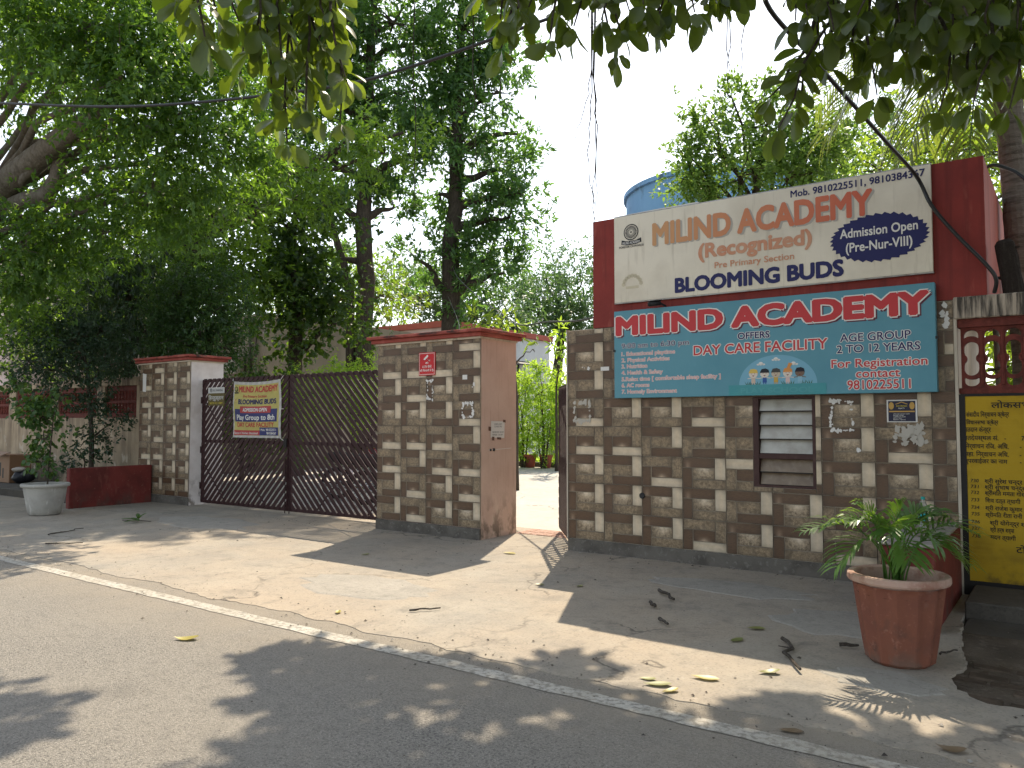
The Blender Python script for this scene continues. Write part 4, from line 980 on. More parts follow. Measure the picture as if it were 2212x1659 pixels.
# narrow wicket leaf swung inwards beside the booth
wk = thing('wicket_gate', 'narrow slatted gate leaf standing open against the booth corner', 'gate', (-5.05,8.65,0))
A0=Vector((-4.90,8.06,0)); A1=Vector((-5.72,9.10,0)); dv=(A1-A0).normalized(); nv=Vector((-dv.y,dv.x,0)); Lw=(A1-A0).length
def wbox(a,b,z0,z1,t,nm,off=0):
    m=MB(); c=A0+dv*((a+b)/2)+nv*off; m.obox((c.x,c.y,(z0+z1)/2),dv*((b-a)/2),nv*t,(0,0,(z1-z0)/2)); return m.build(nm,M['gate'],wk)
wbox(0,.045,.06,1.98,.018,'stile'); wbox(Lw-.045,Lw,.06,1.98,.018,'stile')
for z in (.06,1.05,1.935): wbox(.045,Lw-.045,z,z+.045,.017,'rail')
c=-2.2
while c<Lw+.2:
    P=slat_clip(.02,Lw-.02,.08,1.96,c,1,.074)
    if len(P)>=3:
        m=MB(); n_=len(P); f_=[A0+dv*x+nv*.022+Vector((0,0,z)) for x,z in P]; b_=[A0+dv*x+nv*.030+Vector((0,0,z)) for x,z in P]
        m.add(f_+b_,[tuple(range(n_)),tuple(range(2*n_-1,n_-1,-1))]+[((k+1)%n_,k,k+n_,(k+1)%n_+n_) for k in range(n_)]); m.build('slat',M['gate'],wk)
    c+=.139
# ---- banner on the gate
bn = thing('banner', 'yellow admission banner with red and navy print tied to the gate', 'banner', (-11.3,8.27,1.24))
def wv(x,z): return .012*math.sin((x+12)*5.3+z*1.2)+.008*math.sin(z*9+x*2)-.006
XB0,XB1,ZB0,ZB1=-11.975,-10.66,1.235,2.215
def sag(x,z):
    u=(x-XB0)/(XB1-XB0); return -.03*math.sin(math.pi*u)*((z-ZB0)/(ZB1-ZB0))+.03*(u-.5)*0
def cloth(x0,x1,z0,z1,y,mat,name,nx=26,nz=20):
    m=MB(); vs=[]
    for j in range(nz+1):
        for i in range(nx+1):
            x=x0+(x1-x0)*i/nx; z=z0+(z1-z0)*j/nz
            vs.append((x,y+wv(x,z),z+sag(x,z)))
    m.add(vs,[(j*(nx+1)+i,j*(nx+1)+i+1,(j+1)*(nx+1)+i+1,(j+1)*(nx+1)+i) for j in range(nz) for i in range(nx)])
    return m.build(name,mat,bn,True)
YB=8.293
cloth(XB0,XB1,ZB0,ZB1,YB,M['flex_white'],'sheet')
cloth(XB0+.035,XB1-.06,ZB0+.04,ZB1-.05,YB-.003,M['flex_yellow'],'print')
def bt(tx,x0,x1,zb,zc,mat,bold=.02,sh=0,dy=-.0085):
    V0,_=text_geo(tx,0,sh); a,b=V0[:,0].min(),V0[:,0].max(); m=MB()
    add_bold(m,tx,bold,sh,1.0,lambda X,Z:(x0+(X-a)*(x1-x0)/(b-a),zb+Z*(zc-zb)/.682),YB+dy,wv)
    m.v=[(x,y,z+sag(x,z)) for x,y,z in m.v]; m.build('lettering',mat,bn)
bt("MILIND ACADEMY",-11.80,-10.74,2.035,2.135,M['signred'],.03,.15)
bt("Pre Primary Section",-11.66,-11.05,1.94,1.985,M['signred'],.015)
bt("BLOOMING BUDS",-11.80,-10.80,1.825,1.905,M['navy'],.035)
cloth(-11.91,-10.76,1.515,1.735,YB-.006,M['flex_navy'],'navy_block')
cloth(-11.74,-10.93,1.668,1.785,YB-.009,M['flex_red'],'red_block')
bt("ADMISSION OPEN",-11.65,-11.02,1.695,1.755,M['white'],.03,.1,-.0135)
bt("Play Group to 8th",-11.84,-10.82,1.548,1.635,M['white'],.025,0,-.0115)
bt("DAY CARE FACILITY",-11.84,-10.84,1.425,1.50,M['signred'],.025)
cloth(-11.94,-11.21,1.278,1.365,YB-.006,M['flex_red'],'red_block'); cloth(-11.21,-10.73,1.278,1.415,YB-.006,M['flex_navy'],'navy_block')
bt("Mob. 9810225511",-11.17,-10.78,1.355,1.395,M['white'],.015,0,-.0105); bt("9810384367",-11.03,-10.78,1.295,1.335,M['white'],.015,0,-.0105)
bt("Sector-4 Vaishali, Ghaziabad",-11.92,-11.25,1.298,1.335,M['white'],.01,0,-.0105)
e=MB(); e.flat(disc(-11.875,2.075,.045,20),8.283); e.flat(rectpoly(-11.935,-11.815,2.00,2.022),8.283); e.build('emblem',M['bk'],bn)
e=MB(); e.flat(disc(-11.875,2.077,.031,18),8.2815); e.build('emblem',M['flex_yellow'],bn)
e=MB(); e.flat(disc(-11.88,1.865,.03,12,.045),8.2835); e.flat(disc(-11.88,1.83,.045,12,.02),8.2835); e.build('emblem',M['fade2'],bn)
q=MB()
for x,z,dx,dz in ((XB0,ZB1,-.03,.05),(XB1,ZB1,.03,.06),(XB0,ZB0,-.05,-.02),(XB1,ZB0,.06,-.04),(XB1,1.72,.05,.0)): q.tube([(x,8.285,z),(x+dx,8.305,z+dz)],.005,6)
q.build('tie',M['paper'],bn)
# ---- tin plate
tn = thing('sign','small brown and white no parking plate on the left gate leaf','sign',(-12.5,8.3,1.80))
q=MB(); q.box(-12.755,-12.258,8.308,8.314,1.797,2.125); q.build('plate',M['tin'],tn)
q=MB(); q.flat(rectpoly(-12.755,-12.258,2.02,2.125),8.3072); q.build('white_band',M['tinwhite'],tn)
q=MB(); P=disc(-12.66,2.072,.036,20); P2=disc(-12.66,2.072,.028,20)
q.add([(x,8.3065,z) for x,z in P]+[(x,8.3065,z) for x,z in P2],[(k,(k+1)%20,(k+1)%20+20,k+20) for k in range(20)]); q.flat([(-12.688,2.094),(-12.682,2.10),(-12.632,2.05),(-12.638,2.044)],8.306); q.build('symbol',M['bk'],tn)
letters(tn,"P",-12.676,-12.646,2.05,2.095,8.3085,M['bk'],.01)
letters(tn,"NO PARKING",-12.60,-12.31,2.052,2.09,8.3085,M['bk'],.015)
letters(tn,"हिन्दुस्तान",-12.735,-12.285,1.905,1.968,8.3085,M['tinwhite'],.025)
letters(tn,"हिन्दी का नंबर 1 अखबार",-12.70,-12.31,1.828,1.856,8.3085,M['yel'],.02)
# ------------------------------------------------------------------ right-hand boundary wall
rw = thing('boundary_wall', 'boundary wall with yellow painted notice under a red jali', 'wall', (1.0,8.0,0))
q=MB(); q.box(-.822,4.0,7.90,8.06,-.1,1.745); q.build('wall', M['yellow'], rw)
q=MB(); q.box(-.822,-.775,7.8965,7.8995,.0,1.745); q.box(-.775,4,7.8965,7.8995,1.725,1.748); q.box(-.775,4,7.8965,7.8995,.0,.13); q.build('border', M['black'], rw)
q=MB(); q.box(-.845,4.0,7.875,8.10,2.41,2.605,c=.008); q.build('coping', M['coping'], rw)
q=MB(); q.box(-.82,4.0,7.91,8.05,2.335,2.41); q.box(-.82,4.0,7.92,8.05,1.75,1.80); q.build('beam', M['jali'], rw)
def arc(cx,cz,rx,rz,a0,a1,n): return [(cx+rx*math.cos(a0+(a1-a0)*k/n),cz+rz*math.sin(a0+(a1-a0)*k/n)) for k in range(n+1)]
PI=math.pi
def bay_holes(cx, z0, z1, w):
    H=z1-z0; hw=w*.36
    z=lambda f:z0+f*H
    top=[(cx-hw,z(.83)),(cx-hw*.9,z(.85))]+arc(cx,z(.84),hw*.85,.09*H,PI*.97,PI*.03,8)[0:9]+[(cx+hw*.9,z(.85)),(cx+hw,z(.83)),(cx+hw*.5,z(.845)),(cx,z(.852)),(cx-hw*.5,z(.845))]
    top=[(cx-hw,z(.825))]+arc(cx,z(.86),hw,.10*H,PI,0,10)+[(cx+hw,z(.825))]+arc(cx,z(.80),hw,.055*H,PI*.12,PI*.88,6)
    mid=arc(cx,z(.66),hw,.105*H,PI,0,10)+[(cx+hw,z(.60)),(cx+hw*.92,z(.56))]+arc(cx+hw*1.02,z(.485),hw*.42,.065*H,PI*.6,PI*1.4,8)+[(cx+hw*.92,z(.41)),(cx+hw,z(.37))]+arc(cx,z(.31),hw,.105*H,0,-PI,10)+[(cx-hw,z(.37)),(cx-hw*.92,z(.41))]+arc(cx-hw*1.02,z(.485),hw*.42,.065*H,-PI*.4,PI*.4,8)+[(cx-hw*.92,z(.56)),(cx-hw,z(.60))]
    bot=[(cx+hw,z(.15))]+arc(cx,z(.11),hw,.08*H,0,-PI,10)+[(cx-hw,z(.15))]+arc(cx,z(.19),hw,.05*H,PI*1.12,PI*1.88,6)
    return [top,mid,bot]
def jali_panel(parent, x0, x1, z0, z1, y, bays, depth=.06):
    w=(x1-x0)/bays; holes=[]
    for k in range(bays): holes += bay_holes(x0+w*(k+.5), z0, z1, w)
    V,F=holed_panel(rectpoly(x0,x1,z0,z1),holes,depth)
    m=MB(); m.add([(v.x,y-v.z,v.y) for v in V],F)
    o=m.build('jali_panel', M['jali'], parent)
    # raised turned ribs on each baluster
    r=MB()
    for k in range(bays+1):
        cx=x0+w*k
        if cx-x0<.02 or x1-cx<.02: continue
        H=z1-z0
        for f0,f1,rr in ((.05,.24,.017),(.24,.44,.014),(.44,.53,.026),(.53,.72,.014),(.72,.93,.017)):
            r.tube([(cx,y-depth/2,z0+f0*H),(cx,y-depth/2,z0+f1*H)],[rr*w/.165]*2,8)
    r.build('baluster', M['jali'], o)
    return o
for k in range(4): jali_panel(rw, -.80+.95*k, -.80+.95*(k+1)-.006, 1.80, 2.335, 7.97, 6)
YW=7.8995
wr=dict(mat=M['black'],bold=.012,shear=.0)
for tx,x0,x1,zb,zc in (("लोकसभा-25",-.580,-.16,1.622,1.672),("संसदीय निर्वाचन क्षेत्र",-.769,-.452,1.548,1.586),("विधानसभा क्षेत्र",-.770,-.532,1.482,1.516),("मतदान केन्द्र",-.787,-.588,1.416,1.456),("मतदेयस्थल सं.   -        730",-.794,-.30,1.345,1.383),("निर्वाचन रजि. अधि.      -",-.789,-.371,1.273,1.312),("सहा. निर्वाचन अधि.      -",-.791,-.373,1.205,1.243),("सुपरवाईजर का नाम       -",-.796,-.374,1.146,1.182)):
    letters(rw,tx,x0,x1,zb,zc,YW,M['black'],.018)
NM=["श्री सुरेश चन्द्र जैसवाल","श्री सुभाष चन्द्र पुत्र","श्रीमति ममता गोस्वामी","शिव दत्त त्यागी","श्री राजेश कुमार जोजर","श्रीमति रीता रानी","श्री योगेन्द्र शर्मा","श्री हर्ष शर्मा","मदन त्यागी"]
NX=[-.22,-.27,-.28,-.39,-.27,-.38,-.30,-.44,-.43]
ZZ=[.979,.928,.877,.814,.749,.692,.625,.567,.503]
for k in range(9):
    letters(rw,str(730+k),-.750,-.690,ZZ[k],ZZ[k]+.028,YW,M['black'],.012,.1)
    letters(rw,NM[k],-.645+(.03 if k>5 else 0),NX[k],ZZ[k]-.004,ZZ[k]+.030,YW,M['black'],.018)
letters(rw,"टोल फ्री",-.43,-.15,.40,.45,YW,M['black'],.018)
# dry stick and cross piece behind the jali
ds = thing('wooden_stake','grey weathered stake standing behind the red jali','stake',(-.60,9.3,0))
q=MB(); q.tube([(-.575,9.3,0),(-.60,9.3,1.6),(-.64,9.32,2.9)],[.03,.03,.026],8,jit=.2); q.build('pole',M['barkpale'],ds,True)
q=MB(); q.tube([(-.70,9.27,2.02),(-.52,9.27,2.06)],.012,6); q.build('crosspiece',M['bark'],ds)
# log stump leaning on the coping
lgp = thing('log','charred broken log standing on the coping beside the booth','log',(-.42,8.0,2.605))
q=MB(); r_=random.Random(4); q.tube([(-.395,8.0,2.607),(-.41,8.0,2.75),(-.435,8.0,2.92),(-.455,8.0,3.05),(-.46,8.0,3.085)],[.085,.083,.082,.08,.05],14,jit=.16); q.build('stem',M['deadwood'],lgp,False)
q=MB()
for z,s in ((3.0,1),(2.82,1),(2.75,-1)): q.tube([(-.44,8.0,z),(-.44+s*.10,7.97,z+.012)],[.02,.008],6)
q.build('stub',M['deadwood'],lgp)
# ---- red bench block in front of the wall
bb = thing('bench','low red masonry bench with grey top behind the red pot','bench',(-1.02,7.1,0))
q=MB(); q.box(-1.19,-.835,6.32,7.88,-.05,.60,c=.01); q.build('base',M['redbench'],bb)
q=MB(); q.box(-1.205,-.825,6.29,7.882,.601,.625,c=.008); q.build('top',M['benchtop'],bb)
# water bottle on it
wbt = thing('water_bottle','clear plastic water bottle with teal cap and label on the bench','bottle',(-1.02,7.15,.625))
q=MB(); c=(-1.02,7.15,.626); q.lathe(c,[(.001,0),(.033,0),(.036,.008),(.036,.06),(.033,.065),(.036,.07),(.036,.115),(.034,.15),(.037,.165),(.034,.195),(.022,.225),(.014,.24),(.014,.252)],20); q.build('body',M['pet'],wbt,True)
q=MB(); q.lathe(c,[(.0372,.075),(.0372,.135)],20); q.build('label',M['teal'],wbt,True)
q=MB(); q.lathe(c,[(.0155,.246),(.0155,.268),(.001,.269)],16); q.build('cap',M['teal'],wbt)
V,F=text_geo("Bisleri",0); m=MB(); aa,bb_=V[:,0].min(),V[:,0].max()
P=[]
for v in V:
    ang=math.radians(-90+10)+ (v[0]-aa)/(bb_-aa)*1.5-.85; P.append((c[0]+.0382*math.cos(ang),c[1]+.0382*math.sin(ang),c[2]+.096+v[1]*.024))
m.add(P,F); m.build('lettering',M['white'],wbt)

# ------------------------------------------------------------------ left boundary wall
lw = thing('boundary_wall','stained ochre boundary wall with red jali panels, behind the grey pot','wall',(-20,8.45,0))
JP=[(-16.63,-15.36),(-18.72,-16.96),(-20.86,-19.10),(-23.0,-21.24),(-25.1,-23.4)]
q=MB(); q.box(-26,-14.70,8.40,8.55,-.1,1.595); q.build('wall',M['oldwall'],lw)
q=MB(); q.box(-26,-14.70,8.385,8.56,2.25,2.42,c=.01); q.build('coping',M['oldwall'],lw)
xs=[-14.70]+[v for a,b in JP for v in (b,a)]+[-26]
for k in range(0,len(xs)-1,2):
    q=MB(); q.box(xs[k+1],xs[k],8.402,8.548,1.595,2.25); q.build('post',M['oldwall'],lw)
def jali_small(parent,x0,x1,z0,z1,y):
    q=MB(); q.box(x0,x1,y-.03,y+.03,z0,z0+.10); q.box(x0,x1,y-.03,y+.03,z1-.10,z1); q.box(x0,x0+.07,y-.03,y+.03,z0+.1,z1-.1); q.box(x1-.07,x1,y-.03,y+.03,z0+.1,z1-.1)
    q.box(x0+.07,x1-.07,y-.025,y+.025,(z0+z1)/2-.03,(z0+z1)/2+.03)
    o=q.build('jali_panel',M['jali'],parent)
    n=int((x1-x0-.14)/.125)
    bme_=MB(); c=(0,0,0); bme_.lathe(c,[(.03,0),(.045,.03),(.026,.06),(.038,.11),(.026,.16),(.045,.19),(.03,.212)],8); mm=bme_.mesh('baluster',M['jali'],smooth=True)
    for i in range(n):
        for zz in (z0+.10,(z0+z1)/2+.03):
            b=bpy.data.objects.new('baluster',mm); link(b,o); b.location=Vector((x0+.07+(x1-x0-.14)*(i+.5)/n,y,zz))-wloc(o)
for a,b in JP: jali_small(lw,a,b,1.595,2.25,8.47)
# low red wall projecting from the far pillar
rl = tag(MB().box(-14.27,-14.15,6.58,8.07,-.05,.70,c=.012).build('low_wall',M['redbench'],loc=(-14.2,7.3,0)),'low dull red wall running out from the far gate pillar','low wall')
# ground ledge on the left
struct(MB().box(-24,-14.9,7.0,8.38,-.1,.16,c=.02).build('ledge_pavement',M['ledge']))
# leaning black pipe
tag(MB().tube([(-21.3,8.1,.16),(-21.45,8.1,1.6)],.03,8).build('pipe',M['bk'],loc=(-21.3,8.1,.16)),'thin black pipe leaning on the ochre wall at the far end','pipe')
# junk behind the grey pot
bx_ = thing('cardboard_box','brown printed cardboard carton on the ledge by the ochre wall','box',(-19.4,7.8,.16))
q=MB(); q.box(-19.75,-19.1,7.6,8.05,.16,.78,c=.01); q.build('body',M['carton'],bx_)
q=MB(); q.flat(rectpoly(-19.62,-19.52,.30,.60),7.599); q.flat(rectpoly(-19.45,-19.38,.26,.48),7.599); q.build('print',M['bk'],bx_)
q=MB(); q.obox((-19.42,7.52,.80),(.33,0,0),(0,.10,.04),(0,0,.006)); q.build('flap',M['carton'],bx_)
sk = thing('sack','black plastic sack with a pale bundle on top, beside the carton','sack',(-18.75,7.6,.16))
def lump(c,rx,ry,rz,seed,n=14,k=9):
    r=random.Random(seed); m=MB(); b=[]
    for j in range(k+1):
        t=PI*j/k
        for i in range(n):
            a=2*PI*i/n; s=1+r.uniform(-.14,.14)
            b.append((c[0]+rx*math.sin(t)*math.cos(a)*s,c[1]+ry*math.sin(t)*math.sin(a)*s,c[2]-rz*math.cos(t)*(1+r.uniform(-.05,.05) if 0<j<k else 1)))
    m.add(b,[(j*n+i,j*n+(i+1)%n,(j+1)*n+(i+1)%n,(j+1)*n+i) for j in range(k) for i in range(n)]); return m
lump((-18.8,7.75,.30),.22,.2,.15,3,18,11).build('bag',M['sack'],sk,True); lump((-18.62,7.8,.34),.15,.15,.14,8).build('bag',M['sack'],sk,True); lump((-18.85,7.7,.46),.16,.14,.06,5).build('bundle',M['cloth'],sk,True)

# ------------------------------------------------------------------ pots
def fluted(mb, c, prof, flutes, fl, n=96):
    base=len(mb.v)
    for r,z,f in prof:
        for k in range(n):
            a=2*PI*k/n; ph=(a*flutes/(2*PI))%1
            rr=r*(1-f*fl*(1-math.cos((ph-.5)*2*PI*.98)*.5-.5))
            # flat facets: distance to chord
            half=PI/flutes; rr2=r*math.cos(half)/math.cos(((a+half)%(2*half))-half)
            rr=r*(1-f*.075*abs(math.sin(a*flutes/2)))
            mb.v.append((c[0]+rr*math.cos(a),c[1]+rr*math.sin(a),c[2]+z))
    for i in range(len(prof)-1):
        for k in range(n):
            a=base+i*n+k; b=base+i*n+(k+1)%n
            mb.f.append((a,b,b+n,a+n)); mb.m.append(0); mb.uv.append(None)
pot = thing('plant_pot','large faceted red concrete pot in front of the booth','pot',(-.93,5.46,0))
c=(-.93,5.46,.006)
q=MB(); fluted(q,c,[(0.044,.0,0),(0.173,.0,.5),(0.199,.02,1),(0.217,.12,1),(0.243,.30,1),(0.264,.46,1),(0.268,.485,.6)],13,.05); q.build('body',M['potred'],pot)
q=MB(); q.lathe(c,[(0.266,.505),(0.292,.500),(0.298,.512),(0.296,.540),(0.289,.548),(0.258,.547),(0.251,.538),(0.242,.45)],64); q.build('rim',M['potrim'],pot)
q=MB(); q.lathe(c,[(0.244,.425),(0.133,.445),(0.001,.46)],32); q.build('soil',M['soil'],pot,True)
pot2 = thing('plant_pot','pale grey cement pot holding a creeper, beside the low red wall','pot',(-13.6,5.95,0))
c=(-13.6,5.95,.006)
q=MB(); q.lathe(c,[(.05,0),(.205,0),(.235,.02),(.262,.15),(.298,.34),(.315,.45)],40); q.build('body',M['potgrey'],pot2,True)
q=MB(); q.lathe(c,[(.312,.445),(.352,.455),(.356,.49),(.345,.505),(.305,.505),(.292,.49),(.285,.42)],40); q.build('rim',M['potgrey'],pot2,True)
q=MB(); q.lathe(c,[(.286,.425),(.001,.445)],24); q.build('soil',M['soil'],pot2)

# ------------------------------------------------------------------ background buildings
wt = thing('water_tank','round blue overhead water tank rising behind the booth','water tank',(-10.51,28.46,0))
c=(-10.51,28.46,0)
q=MB(); q.lathe(c,[(.01,6.2),(3.62,6.2),(3.7,6.3),(3.7,9.9),(3.7,10.0)],64); q.build('drum',M['tank'],wt,True)
q=MB(); q.lathe(c,[(3.70,9.96),(3.80,9.96),(3.80,10.12),(3.65,10.12),(3.6,9.9)],64); q.build('rim',M['tank'],wt)
for k in range(6):
    a=2*PI*k/6; q=MB(); q.box(c[0]+2.8*math.cos(a)-.2,c[0]+2.8*math.cos(a)+.2,c[1]+2.8*math.sin(a)-.2,c[1]+2.8*math.sin(a)+.2,-.1,6.25); q.build('column',M['whitebld'],wt)
pb = thing('school_building','long low school building with pink front, white side and red roof edge','building',(-25,26,0))
q=MB(); q.box(-33,-19.5,22.95,30.1,-.1,5.18); wl=q.build('wall',[M['pinkbld'],M['whitebld']],pb)
for p_ in wl.data.polygons:
    if p_.normal.x>.9: p_.material_index=1
q=MB(); q.box(-33.12,-19.38,22.83,30.22,5.185,5.42); q.build('roof_band',M['bandred'],pb)
for x in (-31,-28,-25,-22):
    f=MB(); f.box(x-.7,x+.7,22.86,22.949,1.2,2.7); fw_=f.build('window',M['whitebld'],pb)
    for dx in (-.34,.34): f=MB(); f.box(x+dx-.28,x+dx+.28,22.84,22.859,1.3,2.6); f.build('pane',M['glassdark'],fw_)
q=MB(); q.box(-19.499,-19.48,23.0,30.0,3.2,3.24); q.build('pipe',M['plinth'],pb)
q=MB(); q.obox((-18.9,27.0,4.0),(.5,0,-.12),(0,1.1,0),(0,0,.03)); q.build('awning',M['bk'],pb)
q=MB(); q.tube([(-18.5,26.2,0),(-18.5,26.2,3.95)],.05,8); q.build('post',M['bk'],pb)
bg_ = thing('school_building','beige block with pipes behind the left gate leaf','building',(-23.5,18,0))
q=MB(); q.box(-28,-20.4,15.2,22,-.1,4.9); q.build('wall',M['beigebld'],bg_)
for x in (-26,-23.4,-21.6):
    f=MB(); f.box(x-.5,x+.5,15.1,15.199,1.1,2.3); fw_=f.build('window',M['beigebld'],bg_); f=MB(); f.box(x-.42,x+.42,15.08,15.099,1.18,2.22); f.build('pane',M['glassdark'],fw_)
q=MB(); q.tube([(-21.0,15.12,0),(-21.0,15.12,4.8)],.05,8); q.tube([(-20.7,15.12,0),(-20.7,15.12,4.6)],.03,8); q.build('pipe',M['plinth'],bg_)
q=MB(); q.box(-21.9,-21.25,14.75,15.09,3.0,3.6,c=.02); q.build('air_conditioner',M['cloth'],bg_)
q=MB(); q.box(-28.1,-20.3,14.7,15.09,2.5,2.62); q.build('sunshade',M['bandred'],bg_)
pk = thing('house','pale pink house glimpsed through the trees at the far left','house',(-33,15,0))
q=MB(); q.box(-38,-30.5,12,18,-.1,7.5); q.build('wall',M['pinkbld'],pk)
for z in (1.2,4.4):
    for y in (13.2,15.2): f=MB(); f.box(-30.499,-30.45,y-.5,y+.5,z,z+1.3); f.build('window',M['glassdark'],pk)

# ------------------------------------------------------------------ parked motorcycles behind the gate
def motorcycle(label, loc, rz, paint):
    o = thing('motorcycle', label, 'motorcycle', (0,0,0), 'motorcycles parked in the yard')
    for x in (-.65,.65):
        w_=MB(); n=24
        for rr,mt,nm in ((.0,0,''),): pass
        P=[(.31*math.cos(2*PI*k/n),.31*math.sin(2*PI*k/n)) for k in range(n+1)]
        ty=MB(); ty.tube([(x+a*.88,0,.31+b*.88) for a,b in P],.042,8,cap=False); wo=ty.build('wheel',M['tyre'],o,True)
        r_=MB(); r_.tube([(x+a*.76,0,.31+b*.76) for a,b in P],.014,6,cap=False); 
        for k in range(6):
            a=PI*k/6; r_.tube([(x-.23*math.cos(a),0,.31-.23*math.sin(a)),(x+.23*math.cos(a),0,.31+.23*math.sin(a))],.008,5)
        r_.tube([(x,-.07,.31),(x,.07,.31)],.045,12); r_.build('rim',M['chrome'],wo)
        f=MB(); A=[PI*(.15+.7*k/8) for k in range(9)]
        f.add([(x+.37*math.cos(a),y,.31+.37*math.sin(a)) for a in A for y in (-.06,.06)],[(2*k,2*k+1,2*k+3,2*k+2) for k in range(8)]); f.build('mudguard',paint,o,True)
    b=MB(); b.tube([(-.12,0,.80),(.02,0,.86),(.20,0,.87),(.36,0,.80),(.42,0,.74)],[.06,.13,.15,.12,.06],14); b.build('fuel_tank',paint,o,True)
    b=MB(); b.tube([(-.82,0,.84),(-.6,0,.81),(-.3,0,.77),(-.08,0,.80)],[.07,.12,.13,.09],12); b.build('seat',M['seat'],o,True)
    b=MB(); b.box(-.16,.22,-.13,.13,.30,.60,c=.03); b.tube([(.05,0,.58),(.10,0,.74)],[.10,.09],10); b.build('engine',M['steel'],o)
    b=MB(); b.tube([(.42,-.08,.95),(.55,-.08,.55),(.65,-.08,.31)],.022,8); b.tube([(.42,.08,.95),(.55,.08,.55),(.65,.08,.31)],.022,8); b.build('fork',M['chrome'],o,True)
    b=MB(); b.tube([(.28,-.36,1.02),(.36,-.2,1.06),(.40,0,1.0),(.36,.2,1.06),(.28,.36,1.02)],.014,8); b.build('handlebar',M['chrome'],o,True)
    b=MB(); b.tube([(.44,0,.90),(.53,0,.90),(.56,0,.90)],[.06,.095,.09],16); b.build('headlight',M['bikewhite'],o,True)
    b=MB(); b.tube([(.15,-.14,.40),(-.2,-.17,.24),(-.85,-.19,.34)],[.025,.03,.05],10); b.build('exhaust',M['chrome'],o,True)
    b=MB(); b.tube([(.36,0,.88),(-.02,0,.62),(-.16,0,.34),(.2,0,.30),(.36,0,.84)],.02,6); b.tube([(-.02,0,.66),(-.72,0,.74)],.018,6); b.tube([(-.16,.1,.34),(-.65,.1,.31)],.018,6); b.tube([(-.16,-.1,.34),(-.65,-.1,.31)],.018,6); b.build('frame',M['bikeblack'],o)
    b=MB(); b.tube([(-.1,.12,.32),(-.18,.30,.02)],.012,6); b.build('side_stand',M['bikeblack'],o)
    for s in (-1,1):
        b=MB(); b.tube([(.34,s*.24,1.05),(.32,s*.27,1.18)],.006,5); b.obox((.31,s*.28,1.21),(.01,0,0),(0,.055,0),(0,0,.035)); b.build('mirror',M['bikeblack'],o)
    o.location=loc; o.rotation_euler=(R(6),0,rz)
    return o
motorcycle('white and black motorcycle seen through the right gate leaf, nearer the pillar',(-9.9,10.35,.012),R(38),M['bikewhite'])
motorcycle('dark red motorcycle seen through the middle of the gate',(-11.1,10.75,.012),R(30),M['bikered'])
# red clay pots along the planting bed
for k,(x,y,lb) in enumerate(((-14.7,21.5,'left of two red clay pots by the bushes inside the gate'),(-14.1,21.55,'right of two red clay pots by the bushes inside the gate'))):
    p=thing('flower_pot',lb,'pot',(x,y,.004)); c=(x,y,.005)
    q=MB(); q.lathe(c,[(.05,0),(.14,0),(.21,.38)],20); q.build('body',M['redfade'],p,True); q=MB(); q.lathe(c,[(.21,.36),(.235,.365),(.235,.42),(.19,.42),(.18,.3),(.001,.31)],20); q.build('rim',M['redfade'],p)
# ------------------------------------------------------------------ foliage
def nrm(a): return a/np.maximum(np.linalg.norm(a,axis=-1,keepdims=True),1e-9)
def L4(w,f=.06): return np.array([(0,0,0),(.45,w/2,f),(1,0,-.04),(.45,-w/2,f)]), np.array([(0,3,2),(0,2,1)])
def L6(w,f=.06): return np.array([(0,0,0),(.28,w*.46,f),(.66,w*.44,f*.8),(1,0,-.07),(.66,-w*.44,f*.8),(.28,-w*.46,f)]), np.array([(0,5,4,3),(0,3,2,1)])
def leaves_geo(P, A, S, tmpl, up=None, upw=.8):
    T,F = tmpl; n=len(P); k=len(T)
    a=nrm(A)
    u=nrm(rng.normal(size=(n,3))+np.array([0,0,1.0])*upw*2 if up is None else up)
    s=nrm(np.cross(u,a)); m=np.cross(a,s)
    V=P[:,None,:]+S[:,None,None]*(T[None,:,0:1]*a[:,None,:]+T[None,:,1:2]*s[:,None,:]+T[None,:,2:3]*m[:,None,:])
    FF=(F[None,:,:]+(np.arange(n)*k)[:,None,None]).reshape(-1,F.shape[1])
    return V.reshape(-1,3), FF
def crown(parent, blobs, size, w, mat, lai=1.8, clump=.28, whorl=6, droop=0.3, out=.6, six=False, name='crown', maxn=110000, flat=1.0, upw=.8):
    B=np.array(blobs); area=(math.pi*B[:,3]**2)
    tot=lai*area.sum()/(size*size*w*.62); tot=min(tot,maxn)
    nw=int(tot/whorl)
    bi=rng.choice(len(B),nw,p=area/area.sum())
    # branchlets: cluster whorls around a smaller number of twig ends so that gaps open between them
    ncl=max(12,int(nw/9)); cbi=rng.choice(len(B),ncl,p=area/area.sum())
    d=nrm(rng.normal(size=(ncl,3))); rad=rng.random(ncl)**.45
    CC=B[cbi,:3]+d*(rad*B[cbi,3])[:,None]*np.array([1,1,.85*flat])
    ci=rng.integers(0,ncl,nw)
    W=CC[ci]+rng.normal(size=(nw,3))*(clump*np.clip(B[cbi[ci],3],.25,1.5))[:,None]
    od=nrm(W-B[cbi[ci],:3])
    wi=np.repeat(np.arange(nw),whorl); n=len(wi)
    ax=nrm(od[wi]*out+rng.normal(size=(n,3))*.75+np.array([0,0,-droop]))
    P=W[wi]+ax*size*.12+rng.normal(size=(n,3))*size*.25
    S=size*rng.uniform(.65,1.2,n)
    V,F=leaves_geo(P,ax,S,L6(w) if six else L4(w),None,upw)
    me=np_mesh(name,V-np.array(wloc(parent)),F,mat)
    o=bpy.data.objects.new(name,me); o['kind']='stuff'
    link(o,parent); return CC, cbi
